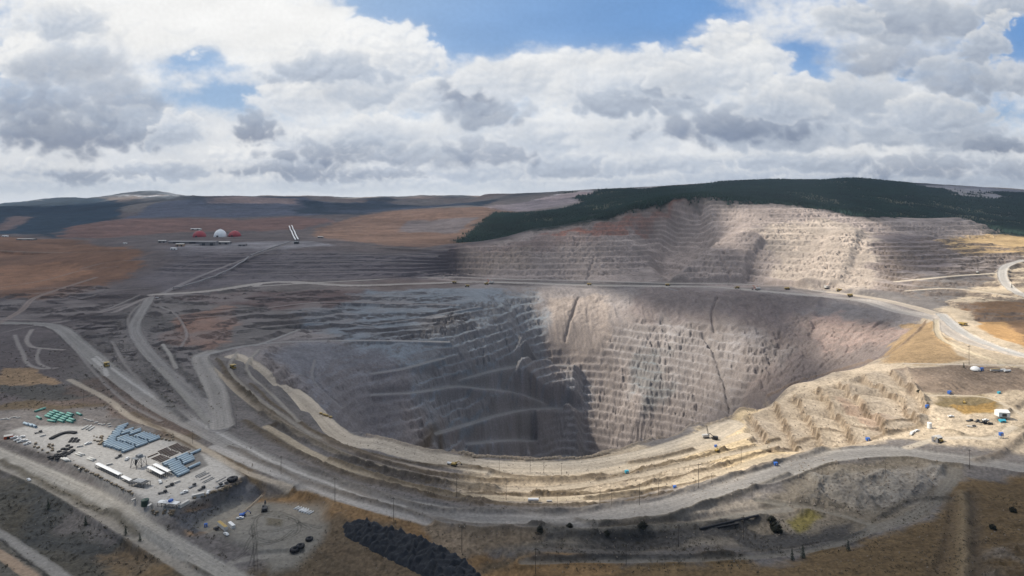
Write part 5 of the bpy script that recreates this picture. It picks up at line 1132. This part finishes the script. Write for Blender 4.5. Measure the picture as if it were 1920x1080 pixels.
# ------------------------------------------------------------------ plant far behind: domes, sheds, conveyors
def dome(label, px, py, wpx, hpx, m):
    p = at(px, py); D = p[1]; r = wpx/2*D/F*.84; h = hpx*D/F*.88; t = thing('storage_dome', label, 'dome'); b = MB()
    b.lathe([(r*math.cos(a), h*math.sin(a)) for a in np.linspace(-.1, 1.5, 12)], n=32); b.build('shell', m, t, True); MB().lathe([(r*.12, 0), (r*.12, h*.1)], (0, 0, h*.98), 10).build('cap', OFFW, t); MB().box(0, -r*1.0, 0, r*.3, r*.12, h*.22).build('door', DKSTEEL, t); t.location = p
dome('left red storage dome of the far plant', 374, 444, 28, 13, REDM); dome('white storage dome, tallest at the far plant', 413, 444, 27, 16, DOMEW); dome('red storage dome right beside the white one', 440, 443, 27, 12, REDM)
for x, y, wpx, hpx, m, r_, lab in ((338,462,15,6,TAN,OFFW,'tan boxy building of the far plant'), (352,456,60,5,CONC,CONC,'long low grey building behind the tan one'), (326,468,10,4,WHITE,WHITE,'bright white building at the near side of the far plant'), (392,460,30,9,CONC,CONC,'large grey building in the middle of the far plant'), (420,458,24,6,CONC,OFFW,'grey shed below the white dome'), (305,455,14,5,CONC,OFFW,'small pale building left of the far plant'),
                          (368,431,18,3,OFFW,WHITE,'pale roofed building behind the left red dome'), (235,457,6,2,WHITE,WHITE,'tiny white shed far left of the plant'), (10,444,10,3,WHITE,WHITE,'white building at the far left edge'), (50,450,30,3,CONC,OFFW,'long pale building at the far left'), (455,461,14,4,CONC,CONC,'grey shed at the right end of the far plant'), (556,457,8,5,DKSTEEL,STEEL,'dark transfer house at the foot of the twin conveyors'), (601,446,10,3,CONC,OFFW,'small shed beside the reddish slope')):
    p = at(x, y); k = p[1]/F; gable(lab, x, y, wpx*k, max(10, wpx*k*.4), hpx*k*.75, hpx*k*.2, 0, m, r_, 'plant_building', 'building', 2)
def conveyor(label, p, q, gm=None):
    a, b = at(*p), at(*q); t = thing('conveyor_gallery', label, 'conveyor'); n = 14; g = MB(); l = MB()
    for k in range(n):
        u0, u1 = a+(b-a)*k/n, a+(b-a)*(k+1)/n; z0 = zat(u0[0], u0[1])+6; z1 = zat(u1[0], u1[1])+6; v = Vector((b[0]-a[0], b[1]-a[1], 0)).normalized(); s_ = Vector((-v.y, v.x, 0))*2.2
        A0, A1 = Vector((u0[0], u0[1], z0)), Vector((u1[0], u1[1], z1)); U = Vector((0, 0, 3)); g.hexa([A0-s_, A1-s_, A1+s_, A0+s_, A0-s_+U, A1-s_+U, A1+s_+U, A0+s_+U]); l.rod(tuple(A0-Vector((0, 0, 7))), tuple(A0), .6, 4)
    g.build('gallery', gm or WHITE, t); l.build('trestle', STEEL, t)
conveyor('left white conveyor of the twin pair climbing the far grey slope', (542, 426), (554, 453)); conveyor('right white conveyor of the twin pair climbing the far grey slope', (547, 425), (559, 452))
conveyor('grey conveyor running down across the far terraces', (470, 483), (545, 456), CONC); conveyor('grey conveyor continuing down to the road junction', (325, 545), (466, 485), CONC)
# ------------------------------------------------------------------ vegetation
def leafmat(name, c): return mat(name, c, .9, noise=.45, scale=.08)
def forest():
    r = np.random.RandomState(4); n = 260000
    a = r.uniform(-.15, 1.0, n); D = np.exp(r.uniform(math.log(2300), math.log(7200), n))
    j = np.clip(((a-A[0])/(A[1]-A[0])).astype(int), 0, NC-1); i = np.clip(np.searchsorted(DD, D), 0, NR-1)
    col = C[i, j]; ok = (M_hill[i, j] > r.uniform(.12, .8, n)) & (col.mean(1) < .05+.08*(r.rand(n) < .25)); ok &= (fbm(a*D/160, D/160, 3, 71) > -.42) | (D > 4500)
    a, D, i, j = a[ok], D[ok], i[ok], j[ok]; a, D, i, j = a[:90000], D[:90000], i[:90000], j[:90000]; n = len(a); x = a*D; z = Z[i, j]
    h = r.uniform(7, 15, n)*(1+.5*(D > 4000)); w = h*r.uniform(.20, .30, n)
    k = 5; ang = np.linspace(0, 2*np.pi, k+1)[:-1]
    V_ = np.zeros((n, k+1, 3)); V_[:, :k, 0] = x[:, None]+w[:, None]*np.cos(ang+r.uniform(0, 1, (n, 1))); V_[:, :k, 1] = D[:, None]+w[:, None]*np.sin(ang); V_[:, :k, 2] = z[:, None]+h[:, None]*.08-2; V_[:, k] = np.stack([x, D, z+h-1], 1)
    base = (np.arange(n)*(k+1))[:, None, None]; t = np.array([[q, (q+1) % k, k] for q in range(k)])[None]+base; t = t.reshape(-1, 3)
    me = bpy.data.meshes.new('forest'); me.vertices.add(n*(k+1)); me.vertices.foreach_set('co', V_.astype(np.float32).ravel()); me.loops.add(t.size); me.loops.foreach_set('vertex_index', t.astype(np.int32).ravel())
    me.polygons.add(len(t)); me.polygons.foreach_set('loop_start', np.arange(0, t.size, 3, dtype=np.int32)); me.update(calc_edges=True)
    me.materials.append(mat('conifer_needles', (.010, .032, .024), .9, noise=.62, scale=.005)); o = bpy.data.objects.new('forest', me); COL.objects.link(o)
    o['kind'] = 'stuff'; tag(o, 'dark conifer forest covering the hills behind the pit', 'forest'); print('trees', n)
forest()
def clump_mesh(mb, c, r, n, rr, leaf=.28):
    for _ in range(n):
        while True:
            p = Vector((rr.uniform(-1, 1), rr.uniform(-1, 1), rr.uniform(-1, 1)))
            if .2 < p.length < 1: break
        q = Vector(c)+p*r; d = Vector((rr.uniform(-1, 1), rr.uniform(-1, 1), rr.uniform(-1, 1))).normalized(); u = d.orthogonal().normalized()*leaf*r; w = d.cross(u.normalized())*leaf*r
        mb.add([q-u, q-w, q+u, q+w], [(0, 1, 2, 3)])
def make_bush():
    t = thing('shrub', 'x', 'shrub'); m = MB(); rr = random.Random(3)
    for c, r in (((0, 0, 1.3), 1.5), ((1.2, .4, 1.0), 1.1), ((-1.2, -.3, .9), 1.1), ((.2, -1, .8), .9)): clump_mesh(m, c, r, 90, rr)
    m.build('foliage', leafmat('shrub_leaves', (.035, .036, .022)), t); s_ = MB()
    for a in range(4): s_.rod((0, 0, -.3), (math.cos(a*1.6)*.8, math.sin(a*1.6)*.8, 1.2), .09, 5, .03)
    s_.build('stem', WOOD, t); return t
def make_conifer():
    t = thing('conifer_tree', 'x', 'tree'); MB().rod((0, 0, -.5), (0, 0, 8), .2, 6, .04).build('trunk', WOOD, t); m = MB(); rr = random.Random(6)
    for k in range(9):
        z = 1.2+k*.8; r = 1.9*(1-k/10.5)
        for a in range(9):
            g = a*.7+k; m.add([(0, 0, z+.3), (math.cos(g)*r*rr.uniform(.7, 1.1), math.sin(g)*r*rr.uniform(.7, 1.1), z-.5), (math.cos(g+.45)*r*rr.uniform(.6, 1), math.sin(g+.45)*r*rr.uniform(.6, 1), z-.3)], [(0, 1, 2)])
    m.build('crown', leafmat('conifer_leaves', (.022, .034, .018)), t); return t
bu = make_bush(); co = make_conifer()
for x, y, sc, lab in ((1013,997,1.5,'dark round shrub below the haul road, left of the other three'), (1068,989,1.2,'dark round shrub close under the haul road near the centre'), (1138,1003,1.2,'dark round shrub lowest of the four below the haul road'), (1205,990,1.7,'broad grey-brown shrub right of the other three below the haul road'),
                      (1447,978,1.6,'dark shrub on the mound above the curved track'), (1456,996,2.4,'dark shrub inside the bend of the curved track'), (1900,960,1.4,'dark shrub alone on the right grass slope'), (1862,992,1.3,'dark shrub in the gully right of the raised bank'), (1722,735,1.0,'dark shrub at the foot of the last scarp')):
    put(bu, at(x, y), rnd.random()*6, lab, None, sc)
for x, y, sc, lab in ((1485,1050,1.1,'small conifer left of the pair above the bottom track'), (1505,1046,1.2,'small conifer just right of its twin above the bottom track'), (1590,1032,1.0,'small conifer at the right end of the bottom track'), (1807,690,1.0,'small conifer left of the dome tent'), (235,1004,1.0,'small conifer between the two lower access roads'), (262,1015,.8,'smaller conifer between the two lower access roads'),
                      (90,955,1.2,'conifer on the dark slope at the lower left'), (160,985,1.0,'conifer halfway along the dark slope at the lower left'), (1897,540,1.4,'conifer beside the curved road at the far right')):
    put(co, at(x, y), rnd.random()*6, lab, None, sc)
def scrub():
    rr = random.Random(12); np_r = np.random.RandomState(12); m = MB(); n = 0
    zones = [((0, 900, 420, 1080), 1500, .9), ((470, 905, 980, 1080), 1700, .55), ((1000, 975, 1500, 1075), 1300, .7), ((1500, 930, 1920, 1080), 1700, .55), ((0, 640, 330, 770), 1400, 1.0), ((200, 560, 420, 800), 250, 1.0), ((380, 900, 470, 1010), 120, .6)]
    for (x0, y0, x1, y1), k, s0 in zones:
        for _ in range(k):
            px, py = rr.uniform(x0, x1), rr.uniform(y0, y1); i, j = hit_idx(px, py, Z)
            c = C[i, j]
            if c.mean() > .17 or n_sm[i, j] < -.25 + .35*rr.random(): continue
            x, y, z = X[i, j], Y[i, j], Z[i, j]; s_ = s0*rr.uniform(.5, 1.6)
            for q in range(7):
                p = Vector((x+rr.uniform(-s_, s_), y+rr.uniform(-s_, s_), z+rr.uniform(0, .9)*s_)); u = Vector((rr.uniform(-1, 1), rr.uniform(-1, 1), rr.uniform(-1, 1)))*s_*.6; w = Vector((rr.uniform(-1, 1), rr.uniform(-1, 1), rr.uniform(-1, 1)))*s_*.6
                m.add([p-u, p+w, p+u], [(0, 1, 2)])
            n += 1
    o = m.build('scrub', leafmat('dry_scrub', (.060, .050, .030))); o['kind'] = 'stuff'; tag(o, 'low dry scrub scattered over the brown slopes', 'scrub'); print('scrub', n)
scrub()
def stones():
    rr = random.Random(21); m = MB(); n = 0
    for (x0, y0, x1, y1), k, s0 in (((820, 850, 1400, 940), 900, .55), ((1400, 700, 1740, 840), 900, .7), ((1480, 860, 1760, 960), 700, .8), ((1740, 740, 1920, 850), 350, .5), ((0, 820, 470, 1075), 500, .45), ((470, 900, 1100, 1075), 500, .45), ((1100, 950, 1920, 1075), 700, .5), ((430, 690, 820, 900), 500, .7), ((180, 570, 420, 800), 500, .9)):
        for _ in range(k):
            px, py = rr.uniform(x0, x1), rr.uniform(y0, y1); i, j = hit_idx(px, py, Z)
            if DD[i] > 1300: continue
            q = s0*rr.uniform(.4, 1.5)**1.5; x, y, z = X[i, j], Y[i, j], Z[i, j]
            v = [(x+q*rr.uniform(.5, 1)*math.cos(a), y+q*rr.uniform(.5, 1)*math.sin(a), z-.2+q*rr.uniform(0, .3)) for a in (0, 1.3, 2.5, 3.8, 5.1)]+[(x+q*rr.uniform(-.4, .4), y+q*rr.uniform(-.4, .4), z+q*rr.uniform(.6, 1.1))]
            m.add(v, [(0, 1, 5), (1, 2, 5), (2, 3, 5), (3, 4, 5), (4, 0, 5)]); n += 1
    o = m.build('loose_stones', mat('loose_stone', (.24, .20, .16), .95, noise=.5, scale=.15)); o['kind'] = 'stuff'; tag(o, 'loose stones scattered over benches and slopes', 'stones'); print('stones', n)
stones()
print('objects', len(bpy.data.objects), round(time.time()-T0, 1))
